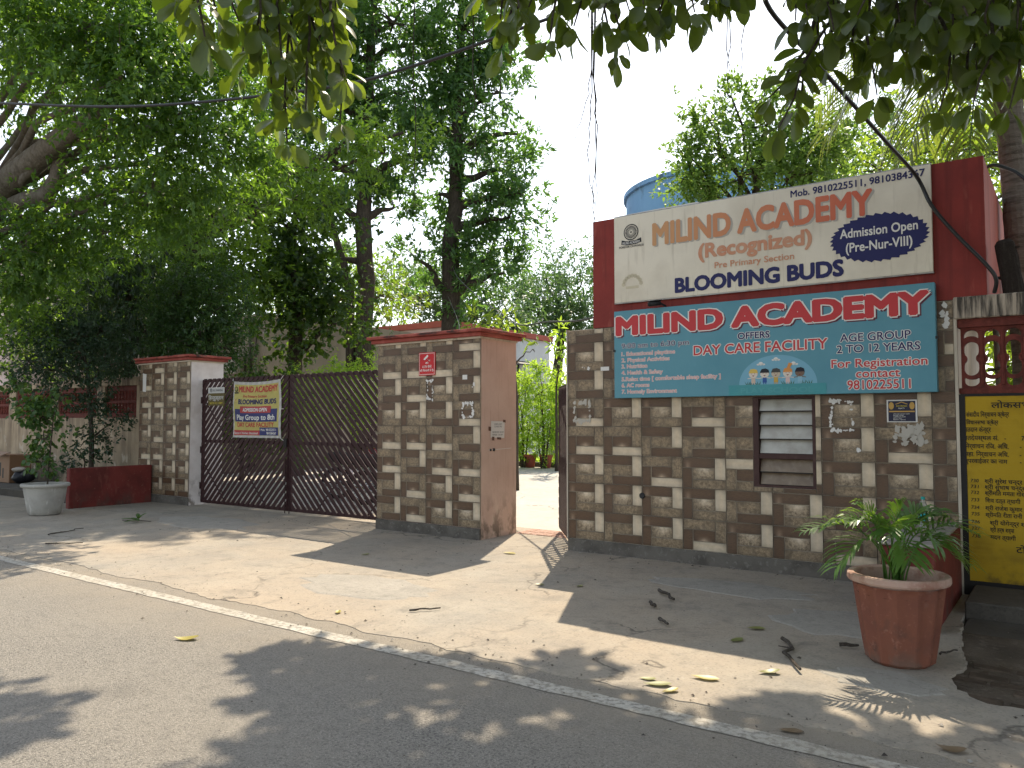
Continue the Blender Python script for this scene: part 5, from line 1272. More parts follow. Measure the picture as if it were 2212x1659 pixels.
def bow(a,b,up=.3,n=6,wob=.08):
    a,b=Vector(a),Vector(b); L=(b-a).length; out=[]
    for i in range(n+1):
        t=i/n; p=a.lerp(b,t)+Vector((0,0,up*L*math.sin(PI*t)))
        if 0<i<n: p+=Vector((random.uniform(-1,1),random.uniform(-1,1),random.uniform(-1,1)))*wob*L*.5
        out.append(p)
    return out
def tree(name, label, trunk, rad, blobs, size, w, leafm, bark='bark', cat='tree', group=None, nt=40, limbr=.35, extra=(), **kw):
    t=thing(name,label,cat,trunk[0],group)
    # subdivide the trunk with slight wobble
    pts=[];rr=[]
    for i in range(len(trunk)-1):
        a,b=Vector(trunk[i]),Vector(trunk[i+1]); m=4
        for k in range(m):
            f=k/m; pts.append(a.lerp(b,f)+(Vector((random.uniform(-1,1),random.uniform(-1,1),0))*rad[i]*.12 if (i or k) else Vector())); rr.append(rad[i]+(rad[i+1]-rad[i])*f)
    pts.append(Vector(trunk[-1])); rr.append(rad[-1])
    rr[0]*=1.25
    MB().tube(pts,rr,12,jit=.10).build('trunk',M[bark],t,True)
    for path,r0,r1 in extra:
        n=len(path); MB().tube(path,[r0+(r1-r0)*i/(n-1) for i in range(n)],10,jit=.1).build('limb',M[bark],t,True)
    CC,cbi=crown(t,blobs,size,w,leafm,**kw)
    B=[Vector(b[:3]) for b in blobs]
    for i,b in enumerate(B):
        lo=[k for k,p in enumerate(pts) if p.z<b.z-.15*(b-p).length] or [0]
        k=min(lo,key=lambda k:(pts[k]-b).length+.5*abs(rr[k]-rr[-1])*0)
        r0=min(rr[k]*.75,limbr*rr[0])
        path=bow(pts[k],b,.08)
        MB().tube(path,[r0*(1-.75*j/(len(path)-1)) for j in range(len(path))],7,jit=.12).build('limb',M[bark],t,True)
    q=MB(); idx=rng.choice(len(CC),min(nt,len(CC)),replace=False)
    for i in idx:
        b=B[cbi[i]]; q.tube(bow(b,CC[i],.05,3,.15),[.022*blobs[cbi[i]][3]+.006,.014,.009,.004],4,cap=False)
    if q.v: q.build('branch',M[bark],t)['kind']='stuff'
    return t
BL=BLOBS
tree('roadside_tree','big feathery-leaved tree leaning in from the far left of the road',
     [(-18.6,6.0,0),(-18.0,6.0,2.5),(-17.5,6.0,4.6),(-17.05,6.0,5.35)],[.48,.42,.40,.36],BL['ROADSIDE'],.13,.42,M['leaf_road'],'barkpale',lai=2.9,clump=.20,whorl=9,droop=.45,maxn=120000,nt=90,limbr=.16,
     extra=(([(-17.1,6.0,5.3),(-16.05,6.09,5.8),(-15.01,6.19,6.15),(-14.08,6.24,6.38),(-13.11,6.31,6.6),(-12.2,6.5,6.9)],.30,.10),([(-17.1,6.0,5.25),(-16.2,6.2,5.5),(-15.42,6.3,5.57),(-15.0,6.45,5.6),(-14.65,6.47,5.9),(-14.4,6.4,6.3)],.17,.12),([(-17.1,6,5.3),(-17.2,5.6,7),(-16.5,5.2,8.5)],.25,.08)))
tree('inner_tree','leafy tree with a dark forked trunk behind the far boundary wall',
     [(-18.5,11.26,0),(-18.44,11.26,4.0),(-18.43,11.18,5.4)],[.33,.27,.24],BL['INNER']+[(-14.67,9.72,6.00,1.00), (-14.02,10.97,7.00,1.00), (-13.46,12.22,8.00,1.00), (-15.67,10.52,6.00,1.00), (-14.61,12.07,7.00,1.00), (-13.86,13.22,8.00,1.00), (-16.57,9.52,6.00,1.00), (-13.17,13.78,8.60,0.80)],.16,.44,M['leaf_inner'],lai=1.9,clump=.26,whorl=7,nt=60,  # last blobs added to the crown to shade the apron by the gate
     extra=(([(-18.43,11.18,5.3),(-18.6,11.0,6.4),(-18.9,10.8,7.6)],.2,.09),([(-18.43,11.18,5.3),(-18.1,11.3,6.3),(-17.6,11.4,7.6)],.19,.08)))
tree('drooping_tree','dark tree with long drooping leaves just behind the far wall',
     [(-17.6,9.6,0),(-17.6,9.4,3),(-17.6,9.35,5.0)],[.14,.11,.05],BL['DROOP'],.24,.20,M['leaf_droop'],lai=2.4,clump=.25,whorl=7,droop=1.6,out=.35,nt=30)
tree('bushy_tree','dense fine-leaved dark green tree right behind the far pillar',
     [(-14.4,9.6,0),(-14.4,9.5,2),(-14.35,9.3,3.6)],[.11,.09,.05],BL['BUSHY'],.085,.42,M['leaf_bushy'],lai=2.8,clump=.2,whorl=7,nt=40,droop=.5)
tree('wall_shrub','dark glossy shrub overhanging the ochre wall above the grey pot',
     [(-15.8,7.75,.15),(-15.75,7.72,1.2),(-15.75,7.6,2.6)],[.05,.045,.03],BL['WALLSHRUB'],.085,.5,M['leaf_wall'],cat='shrub',lai=2.1,clump=.26,whorl=6,nt=50)
tree('creeper','light green heart-leaved creeper growing in the grey cement pot',
     [(-13.58,5.97,.44),(-13.55,5.98,.9),(-13.5,6.0,1.6),(-13.35,6.1,2.2)],[.012,.012,.009,.005],BL['CREEPER'],.085,.75,M['leaf_creep'],cat='creeper',lai=3.6,clump=.3,whorl=3,six=True,nt=20,droop=.8,limbr=.9)
tree('tall_tree','tall straight-trunked tree with a forked stem behind the gate centre',
     [(-18.5,17.55,0),(-18.27,17.42,6.1),(-18.28,17.31,7.9),(-18.14,17.24,10.5),(-17.9,17.2,13),(-17.7,17.2,16)],[.34,.27,.25,.2,.15,.08],BL['ALSA'],.25,.36,M['leaf_als'],lai=2.7,clump=.17,whorl=9,droop=0,out=.9,maxn=60000,nt=110,limbr=.4,
     extra=(([(-18.6,17.5,.2),(-18.77,17.28,2.4),(-18.66,17.14,5.6),(-18.8,17.0,6.5),(-19.3,16.6,8.5),(-19.9,16.2,10.2)],.17,.08),))
tree('tall_tree','tall slim tree with airy whorled leaves, next to the open sky',
     [(-16.85,19.95,0),(-16.67,19.71,7.5),(-16.49,19.76,8.9),(-16.43,19.68,10.9),(-16.28,19.66,13.2),(-16.1,19.6,16.4)],[.33,.29,.24,.21,.16,.08],BL['ALSB'],.25,.36,M['leaf_als'],lai=2.5,clump=.17,whorl=9,droop=0,out=.9,maxn=60000,nt=110,limbr=.4)
tree('broadleaf_tree','very dark heart-leaved tree behind the meeting of the gate leaves',
     [(-17.85,14.31,0),(-17.7,14.24,4.2),(-17.75,14.09,6.1),(-17.6,14.11,7.6)],[.24,.19,.13,.06],BL['DARK'],.15,.75,M['leaf_dark'],lai=2.1,clump=.22,whorl=5,six=True,nt=50)
tree('roof_tree','bright bushy tree rising behind the booth in front of the tank',
     [(-4.35,13.5,0),(-4.35,13.5,2.5),(-4.3,13.5,4.5)],[.13,.11,.07],BL['BOOTHTREE'],.105,.52,M['leaf_booth'],lai=2.9,clump=.24,whorl=6,nt=60,droop=-.2)
tree('garden_tree','yellow-green tree behind the booth next to the palm',
     [(-2.0,17.8,0),(-2.0,17.8,3),(-1.9,17.8,5)],[.18,.15,.1],BL['RIGHTTREE'],.13,.55,M['leaf_right'],lai=1.8,clump=.25,whorl=6,nt=50)
tree('garden_tree','grey-green taller tree far behind the palm fronds',
     [(-2.8,22,0),(-2.8,22,4),(-2.6,22,7)],[.25,.2,.12],BL['RIGHTBACK'],.15,.45,M['leaf_far'],lai=1.8,clump=.25,whorl=7,nt=40)
tree('distant_tree','hazy distant tree between the open sky and the booth',
     [(-25.8,40.5,0),(-25.8,40.5,4),(-25.5,40.8,7)],[.4,.35,.2],BL['FARA'],.26,.42,M['leaf_far'],lai=2.4,clump=.26,whorl=7,nt=30)
tree('distant_tree','distant tree spreading over the pink building roof',
     [(-28,33.5,0),(-28,33.5,4),(-27.8,33.6,6.5)],[.4,.35,.2],BL['FARB'],.26,.42,M['leaf_far'],lai=2.2,clump=.26,whorl=7,nt=30)
tree('distant_tree','distant tree filling in behind the dark heart-leaved tree',
     [(-27.6,22.5,0),(-27.6,22.5,4),(-27.5,22.6,6)],[.35,.3,.2],BL['FARC'],.24,.45,M['leaf_inner'],lai=1.6,clump=.26,whorl=7,nt=30)
tree('distant_tree','distant tree behind the far boundary wall at the left edge',
     [(-33.5,11.5,0),(-33.5,11.5,3),(-33.2,11.6,5)],[.35,.3,.2],BL['FARD'],.22,.45,M['leaf_inner'],lai=1.5,clump=.26,whorl=7,nt=30)
tree('hedge_shrub','fine yellow-green shrub showing over the top of the right gate leaf',
     [(-13.0,11.7,0),(-13.0,11.7,1),(-13.0,11.6,1.7)],[.05,.05,.03],BL['HEDGE'],.07,.45,M['leaf_shrub'],cat='shrub',lai=2.2,clump=.3,whorl=6,nt=30)
tree('shade_shrub','dark shrub mass behind the left gate leaf',
     [(-17.5,12.4,0),(-17.5,12.4,.8),(-17.5,12.4,1.5)],[.06,.06,.04],BL['SHADEBUSH'],.12,.55,M['leaf_dark'],cat='shrub',lai=2.4,clump=.3,whorl=6,nt=30)
for k,(nm,lb) in enumerate((('S1','tall bright shrub inside the gate, next to the pink pillar side'),('S2','tall bright shrub in the middle of the row inside the gate'),('S3','tall bright shrub inside the gate, next to the booth'))):
    b=BL[nm]; x,y=b[0][0],b[0][1]
    tree('tall_shrub',lb,[(x,y,-.1),(x+.05,y,.9),(x,y,1.8)],[.05,.045,.03],b,.10,.42,M['leaf_shrub'],cat='shrub',group='shrubs inside the gate',lai=3.0,clump=.33,whorl=7,nt=20,droop=-.3,
         extra=tuple(([(x+dx,y+dy,-.1),(x+dx*1.8,y+dy,.6),(x+dx*3,y+dy,1.5)],.03,.015) for dx,dy in ((-.1,.1),(.12,-.05),(.05,.12))))
tree('sapling','sapling with long whorled leaves above the pillar with pink side',
     [(-10.0,14.1,0),(-10.0,14.1,2),(-10.1,14.1,3)],[.05,.04,.03],BL['SAPA'],.26,.27,M['leaf_right'],cat='sapling',lai=1.2,clump=.35,whorl=8,six=True,nt=20)
tree('sapling','broad-leaved sapling behind the bushes next to the booth',
     [(-12.9,20.3,0),(-12.9,20.3,1.6),(-12.9,20.3,2.6)],[.05,.04,.03],BL['SAPB'],.28,.28,M['leaf_shrub'],cat='sapling',lai=1.5,clump=.35,whorl=8,six=True,nt=20)
tree('garden_plant','yellow-green broad-leaved plant glimpsed through the red jali',
     [(-.7,12.4,0),(-.7,12.4,1.2),(-.7,12.4,2.0)],[.03,.03,.02],BL['JALIPLANT'],.30,.30,M['leaf_right'],cat='plant',lai=2.2,clump=.35,whorl=6,six=True,nt=8)
# low plants in the bed at the end of the yard (one mass)
P=np.stack([rng.uniform(-20,-9,2600),rng.uniform(22.15,23.2,2600),rng.uniform(-.05,.30,2600)],1)
V,F=leaves_geo(P,nrm(rng.normal(size=P.shape)+np.array([0,0,.8])),rng.uniform(.10,.24,len(P)),L4(.4))
o=bpy.data.objects.new('ground_cover',np_mesh('ground_cover',V,F,M['leaf_shrub'])); link(o); tag(o,'low weedy ground cover in the bed at the end of the yard','ground cover',None,'stuff')

# ------------------------------------------------------------------ palms
def frond(root, tip, sagv, nl, ll, lw, mat, parent, name='frond', face=None, vshape=.5, droopl=.35, rr=.012, t0=.16):
    root,tip=Vector(root),Vector(tip); L=(tip-root).length; n=14
    pts=[root.lerp(tip,i/n)+Vector((0,0,sagv*math.sin(PI*(i/n)**.8))) for i in range(n+1)]
    q=MB(); q.tube(pts,[rr*(1-.8*i/n) for i in range(n+1)],5)
    for k in range(nl):
        t=t0+(1-t0)*(k+.5)/nl; f=t*n; i=min(int(f),n-1); p=pts[i].lerp(pts[i+1],f-i); d=(pts[i+1]-pts[i]).normalized()
        side=d.cross(Vector((0,0,1)))
        side=side.normalized() if side.length>.05 else Vector((1,0,0))
        upv=side.cross(d).normalized()
        ln=ll*(.55+.75*math.sin(PI*min(1,t*.92+.08)))*random.uniform(.88,1.1)
        for s in (-1,1):
            ax=(side*s*.9+d*(.55+.5*t)+upv*vshape*.5+Vector((random.uniform(-.08,.08),random.uniform(-.08,.08),random.uniform(-.1,.06)))).normalized()
            wdir=ax.cross(upv).normalized()*lw/2
            a=p; b=p+ax*ln*.38; c=p+ax*ln*.72+Vector((0,0,-droopl*ln*.22)); e=p+ax*ln+Vector((0,0,-droopl*ln*.6))
            q.add([a-wdir*.35,a+wdir*.35,b+wdir,b-wdir,c+wdir*.8,c-wdir*.8,e],[(0,1,2,3),(3,2,4,5),(5,4,6)])
    return q.build(name,mat,parent)
ar = thing('areca_palm','feathery green palm growing in the faceted red pot','palm',(-.93,5.46,.49))
c0=Vector((-.93,5.46,.475))
CR=Vector((math.cos(R(35.7)),math.sin(R(35.7)),0)); CF=Vector((-math.sin(R(35.7)),math.cos(R(35.7)),0))
FR=[(-.60,-.04,.34,.26),(-.44,-.12,.13,.30),(-.20,.06,.48,.20),(.02,-.04,.50,.16),(.20,.06,.44,.22),(.50,.0,.32,.26),(.14,-.24,.28,.26),(.42,-.06,.14,.28),(-.14,-.18,.36,.24),(.30,.2,.36,.24),(-.34,.2,.34,.26),(-.30,-.06,.40,.24),(.34,.06,.42,.24),(-.06,-.26,.20,.28),(.26,-.2,.20,.28)]
for k,(a,b,z,sg) in enumerate(FR):
    st_=c0+CR*random.uniform(-.06,.06)+CF*random.uniform(-.05,.05)
    frond(st_, c0+CR*a+CF*b+Vector((0,0,z)), sg*.8, 11, .19, .020, M['leaf_areca'], ar, droopl=.55, rr=.006, vshape=.8, t0=.36)
q=MB()
for k in range(10):
    s_=c0+CR*random.uniform(-.07,.07)+CF*random.uniform(-.06,.06); q.tube([s_-Vector((0,0,.03)),s_+Vector((random.uniform(-.04,.04),random.uniform(-.04,.04),.22))],[.009,.005],6)
q.build('stem',M['leaf_areca'],ar,True)
# tall palm at the right edge
pm = thing('palm_tree','ringed grey palm trunk with feather fronds at the right edge','palm',(-.33,9.6,0))
pts=[Vector((-.33,9.6,0)),Vector((-.36,9.6,2)),Vector((-.42,9.6,4)),Vector((-.50,9.6,5.3)),Vector((-.55,9.6,5.95))]
tp_=[];rr_=[]
for i in range(80):
    f=i/79*4; k=min(int(f),3); p=pts[k].lerp(pts[k+1],f-k); tp_.append(p); rr_.append((.155-.035*i/79)*(1+.035*(i%4==0)))
MB().tube(tp_,rr_,18,jit=.03).build('trunk',M['barkpalm'],pm,False)
top=Vector((-.55,9.6,5.95))
for k,(dx,dy,dz,sg) in enumerate(((-1.9,.4,-1.0,.7),(-1.5,-.8,-1.35,.75),(-.75,-.9,-1.75,.55),(-2.2,1.3,-.2,.6),(.9,-1.2,-1.2,.7),(-.9,1.6,-.9,.7),(1.5,.6,-.6,.7),(.3,1.9,-.4,.6),(-1.2,-.3,-1.9,.6),(-.25,-.6,-1.9,.5),(-1.0,.3,.9,.3),(.6,-.4,1.1,.3),(1.7,-.5,.2,.5))):
    frond(top+Vector((dx,dy,0))*.05, top+Vector((dx,dy,dz)), sg, 40, .50, .026, M['leaf_palm'], pm, droopl=.75, rr=.02)

# ------------------------------------------------------------------ the big-leaved fig overhead
fg = thing('fig_tree','big-leaved fig tree spreading overhead, trunk outside the picture','tree',(2.6,6.4,0))
MB().tube([(2.6,6.4,-.1),(2.55,6.4,1.2),(2.4,6.5,3.0),(2.2,6.6,5.0)],[.62,.46,.42,.36],14,jit=.12).build('trunk',M['barkpale'],fg,True)
def limb(path,r0,r1):
    P=[]
    for i in range(len(path)-1):
        a,b=Vector(path[i]),Vector(path[i+1])
        for k in range(4): P.append(a.lerp(b,k/4)+Vector((random.uniform(-1,1),random.uniform(-1,1),random.uniform(-1,1)))*.035)
    P.append(Vector(path[-1])); n=len(P)
    MB().tube(P,[r0+(r1-r0)*i/(n-1) for i in range(n)],9,jit=.1).build('limb',M['barkpale'],fg,True); return P
limb([(2.2,6.6,4.9),(1.2,6.2,5.6),(0,5.6,5.3),(-1.2,5.0,5.0),(-2.2,4.2,4.9),(-3.0,3.2,4.8),(-3.5,2.5,4.6)],.22,.05)
limb([(2.2,6.6,4.9),(1.4,7.2,6.6),(0,8.2,8.2),(-2,9.2,9.2),(-4.2,9.8,9.8),(-6.4,9.6,10.2)],.30,.08)
limb([(2.2,6.6,4.9),(1.6,6.2,6.5),(.2,6.6,8.0),(-2.0,7.6,9.0),(-4.8,8.2,9.6)],.22,.07)
limb([(2.2,6.6,4.9),(2.8,7.4,7),(2.6,9,9)],.25,.1)
limb([(1.2,6.2,5.6),(.2,5.0,5.0),(-.6,4.6,4.6),(-1.3,4.4,4.5)],.10,.04)
# leaves: shared meshes, obovate and glossy with a raised midrib
def fig_leaf_mesh(k):
    r=random.Random(k); w=r.uniform(.46,.56); cv=r.uniform(-.05,.30)
    st=[(0,.02),(.10,.10),(.25,.30),(.42,.44),(.60,.50),(.76,.46),(.90,.28),(1.0,.02)]
    V=[];F=[]
    for t,hw in st:
        z=-cv*t*t; e=.10*hw*(1+r.uniform(-.3,.3))
        V += [(t,hw*w,z+e),(t,hw*w*.5,z+e*.45),(t,0,z),(t,-hw*w*.5,z+e*.45),(t,-hw*w,z+e)]
    for i in range(len(st)-1):
        for j in range(4): F.append((i*5+j,(i+1)*5+j,(i+1)*5+j+1,i*5+j+1))
    return np.array(V),np.array(F)
FT=[fig_leaf_mesh(k) for k in range(6)]
FM=[np_mesh('leaf',V,F,M['leaf_ficus'],True) for V,F in FT]
cand=[]; twig=MB()
for sx,sy,sz,ex,ey,ez in SPRAYS:
    a,b=Vector((sx,sy,sz)),Vector((ex,ey,ez)); L=(b-a).length
    mid=a.lerp(b,.5)+Vector((random.uniform(-.05,.05),random.uniform(-.05,.05),.02))
    pth=[a,a.lerp(mid,.5)+Vector((random.uniform(-.02,.02),random.uniform(-.02,.02),0)),mid,mid.lerp(b,.5)+Vector((random.uniform(-.02,.02),random.uniform(-.02,.02),0)),b]
    twig.tube([a+Vector((random.uniform(.0,.25),random.uniform(.0,.3),.75+.2*random.random())),*pth],[.016,.010,.008,.007,.006,.004],6)
    nl=int(8+L*22)
    for k in range(nl):
        tt=k/(nl-1) if k<nl-5 else 1.0
        f=tt*4; i=min(int(f),3); p=pth[i].lerp(pth[i+1],f-i)
        dn=(pth[i+1]-pth[i]).normalized()
        ph=k*2.4+random.uniform(-.5,.5); o1=dn.orthogonal().normalized(); o2=dn.cross(o1)
        outd=o1*math.cos(ph)+o2*math.sin(ph)
        ax=(outd*random.uniform(.7,1.1)+dn*(.55 if tt<1 else .9)*random.uniform(.5,1.2)+Vector((0,0,-.35))).normalized()
        cand.append((p+ax*.02,ax,random.choice((.075,.1,.12,.135,.15,.165))*random.uniform(.92,1.08)))
cpos=Vector((0,0,1.5))
FW=Vector((-.5827,.8116,.0488))
def inview(p):
    d=p-cpos; z=d.dot(FW)
    if z<.5: return -1
    x=d.dot(CR)/z; y=d.dot(CR.cross(FW))/z
    return 1/z if abs(x)<.68 and -.5<y<.52 else 0
cand.sort(key=lambda c:-inview(c[0]+c[1]*c[2]*.5)*c[2])
off=wloc(fg)
def basis(ax):
    up=Vector((random.gauss(0,.5),random.gauss(0,.5),1.0)); s=up.cross(ax).normalized(); m=ax.cross(s); return s,m
for p,ax,s_ in cand[:300]:
    s,m=basis(ax); o=bpy.data.objects.new('leaf',random.choice(FM)); link(o,fg)
    o.matrix_local=Matrix.Translation(p-off)@Matrix(((ax.x,s.x,m.x,0),(ax.y,s.y,m.y,0),(ax.z,s.z,m.z,0),(0,0,0,1)))@Matrix.Scale(s_,4)
twig.build('twig',M['twig'],fg)['kind']='stuff'
rest=[(p,ax,s_) for p,ax,s_ in cand[300:]]
# the upper canopy, out of the picture, that shades the road
def inpoly(x,y,P):
    c=False
    for i in range(len(P)):
        (x1,y1),(x2,y2)=P[i-1],P[i]
        if (y1>y)!=(y2>y) and x<(x2-x1)*(y-y1)/(y2-y1)+x1: c=not c
    return c
SH=[[(-3.0,1.75),(-3.2,2.16),(-3.26,2.43),(-3.42,2.78),(-3.64,2.54),(-3.96,2.95),(-4.37,3.05),(-4.29,3.49),(-3.94,3.67),(-3.55,3.58),(-3.09,3.79),(-2.74,3.88),(-2.78,4.25),(-2.57,4.35),(-2.28,4.01),(-1.89,3.88),(-1.65,3.81),(-1.43,3.86),(-1.46,4.37),(-1.27,4.41),(-1.02,4.18),(-.82,4.25),(-.61,4.2),(-.23,4.34),(2.5,4.6),(3.5,2.0),(.5,.2),(-2.54,.6)],
    [(-5.6,1.5),(-4.95,1.98),(-4.6,1.95),(-4.3,2.0),(-4.25,1.75),(-4.0,1.7),(-4.0,1.0),(-5.6,.8)],
    [(-.62,4.95),(-.3,5.75),(2.4,6.2),(2.4,4.4),(-.2,4.45),(-.6,4.5)]]
for P in SH:
    xs_=[p[0] for p in P]; ys_=[p[1] for p in P]; A_=(max(xs_)-min(xs_))*(max(ys_)-min(ys_)); n=int(A_*60)
    for k in range(n):
        x,y=random.uniform(min(xs_),max(xs_)),random.uniform(min(ys_),max(ys_))
        if not inpoly(x,y,P): continue
        if random.random()<.10: continue
        z=random.uniform(7.8,9.0); c_=Vector((x-.345*z,y+.753*z,z))
        for j in range(9):
            ax=Vector((random.gauss(0,1),random.gauss(0,1),random.gauss(-.3,.5))).normalized()
            rest.append((c_+ax*.03+Vector((random.gauss(0,.04),random.gauss(0,.04),random.gauss(0,.04))),ax,random.uniform(.17,.24)))
# unseen crown leaves added to cut sky light over verge and right
for cx,cy_,cz,rr_ in ((2.6,4.2,6.2,2.0),(1.6,5.8,7.4,1.9),(3.6,6.6,7.6,2.4),(1.2,3.0,6.2,1.5),(2.4,2.0,6.6,1.8),(2.2,8.8,8.8,2.2),(4.6,4.6,7.2,2.2),(1.5,4.6,5.2,1.0),(.9,6.6,5.8,.8),(1.2,1.2,5.0,1.4),(2.6,.4,5.0,1.8),(.2,-.4,5.2,1.5),(3.4,2.8,4.6,1.6),(2.6,5.0,4.4,1.3),(4.2,1.0,4.8,1.8)):
    for k in range(int(95*rr_**2)):
        d=Vector((random.gauss(0,1),random.gauss(0,1),random.gauss(0,1))).normalized()*rr_*random.random()**.4; d.z*=.75; c_=Vector((cx,cy_,cz))+d
        if inview(c_)>0: continue
        for j in range(8):
            ax=Vector((random.gauss(0,1),random.gauss(0,1),random.gauss(-.3,.5))).normalized()
            rest.append((c_+ax*.03+Vector((random.gauss(0,.07),random.gauss(0,.07),random.gauss(0,.07))),ax,random.uniform(.13,.18)))
VV=[];FF=[];b=0
for p,ax,s_ in rest:
    T,F=FT[0] if inview(p)>0 else (np.array([(0,0,0),(.3,.2,.02),(.7,.26,0),(1,0,-.05),(.7,-.26,0),(.3,-.2,.02)]),None)
    s,m=basis(ax); Bm=np.array([ax,s,m])
    V=np.array(p)+s_*(T@Bm); VV.append(V)
    F=F if F is not None else np.array([(0,5,4,3),(0,3,2,1)])
    FF.append(F+b); b+=len(V)
o=bpy.data.objects.new('foliage',np_mesh('foliage',np.concatenate(VV)-np.array(off),np.concatenate(FF),M['leaf_ficus'],True)); o['kind']='stuff'; link(o,fg)
RT=[[(-2.23,3.91,4.9),(-2.24,3.93,3.57),(-2.29,3.92,3.33),(-2.34,3.89,3.16)],[(-2.23,3.94,4.9),(-2.25,3.96,3.55),(-2.24,3.98,3.17),(-2.27,3.98,2.9),(-2.27,4.0,2.69)],[(-2.24,3.95,4.9),(-2.27,3.97,3.45),(-2.30,3.97,3.1),(-2.28,4.0,2.79),(-2.28,4.01,2.68)],[(-2.22,3.96,4.9),(-2.235,3.95,3.5),(-2.25,3.98,3.0),(-2.255,4.0,2.75)],[(-1.49,4.09,4.9),(-1.49,4.1,3.54),(-1.49,4.12,3.32)],[(-1.45,4.24,4.9),(-1.45,4.25,3.72),(-1.47,4.25,3.46)],[(-1.47,4.12,4.9),(-1.475,4.1,3.6),(-1.485,4.1,3.4)],[(-2.62,3.3,4.8),(-2.63,3.3,3.4),(-2.62,3.32,2.9)],[(-3.0,3.2,4.8),(-2.98,3.2,3.6),(-2.99,3.22,2.75)]]
for path in RT:
    P=[]
    for i in range(len(path)-1):
        a,b_=Vector(path[i]),Vector(path[i+1])
        for k in range(5): P.append(a.lerp(b_,k/5)+Vector((random.uniform(-1,1),random.uniform(-1,1),0))*.008)
    P.append(Vector(path[-1])); n=len(P)
    MB().tube(P,[.0045*(1-.6*i/n) for i in range(n)],5).build('aerial_root',M['twig'],fg,True)

# ------------------------------------------------------------------ cables
def spline(pts,n=8):
    out=[]; P=[Vector(p) for p in pts]
    for i in range(len(P)-1):
        p0,p1,p2,p3=P[max(i-1,0)],P[i],P[i+1],P[min(i+2,len(P)-1)]
        for k in range(n):
            t=k/n; out.append(.5*((2*p1)+(p2-p0)*t+(2*p0-5*p1+4*p2-p3)*t*t+(3*p1-p0-3*p2+p3)*t**3))
    out.append(P[-1]); return out
def cable(label,pts,r,mat='blacktar'):
    return tag(MB().tube(spline(pts),r,8).build('cable',M[mat],None,True),label,'cable',None)
cable('thick black cable strung across the trees from the left edge',[(-16.5,1.8,6.6),(-13,2.6,5.75),(-10.58,3.27,5.207),(-9.384,3.53,4.961),(-7.45,4.075,4.649),(-5.369,4.593,4.487),(-4.489,4.851,4.557),(-3.572,5.13,4.723),(-2.857,5.387,4.897),(-2.267,5.554,5.053),(-.9,5.9,5.35),(1.2,6.2,5.6)],.014)
cable('thick black cable falling across the cream sign to the coping',[(1.2,6.2,5.6),(-.6,5.2,4.75),(-1.3,4.75,4.4),(-1.535,4.897,4.225),(-1.436,5.593,4.074),(-1.209,6.758,3.816),(-1.088,7.70,3.70),(-.985,7.80,3.44),(-.811,7.82,3.166),(-.576,7.82,2.852),(-.512,7.84,2.725),(-.532,7.9,2.62)],.017)
cable('black cable looping from behind the booth parapet towards the palm',[(-.9,9.3,3.75),(-.70,8.95,3.93),(-.60,8.78,3.985),(-.469,8.64,3.905),(-.314,8.515,3.743),(-.05,8.35,3.3),(.5,8.1,2.6)],.017)
cable('thin cable sagging from the slim tall tree to the booth',[(-16.4,19.5,6.6),(-15.23,18.38,5.925),(-13.1,16.7,4.9),(-11.26,15.18,4.16),(-9.2,13.1,3.5),(-7.36,11.25,3.23),(-5.8,9.6,2.95),(-4.52,8.2,2.78)],.014)
cable('thin pale wire running down to the top of the pillar with pink side',[(-16.5,19.4,5.6),(-12,14.5,3.9),(-8.5,10.2,2.95),(-7.3,8.6,2.73)],.008)

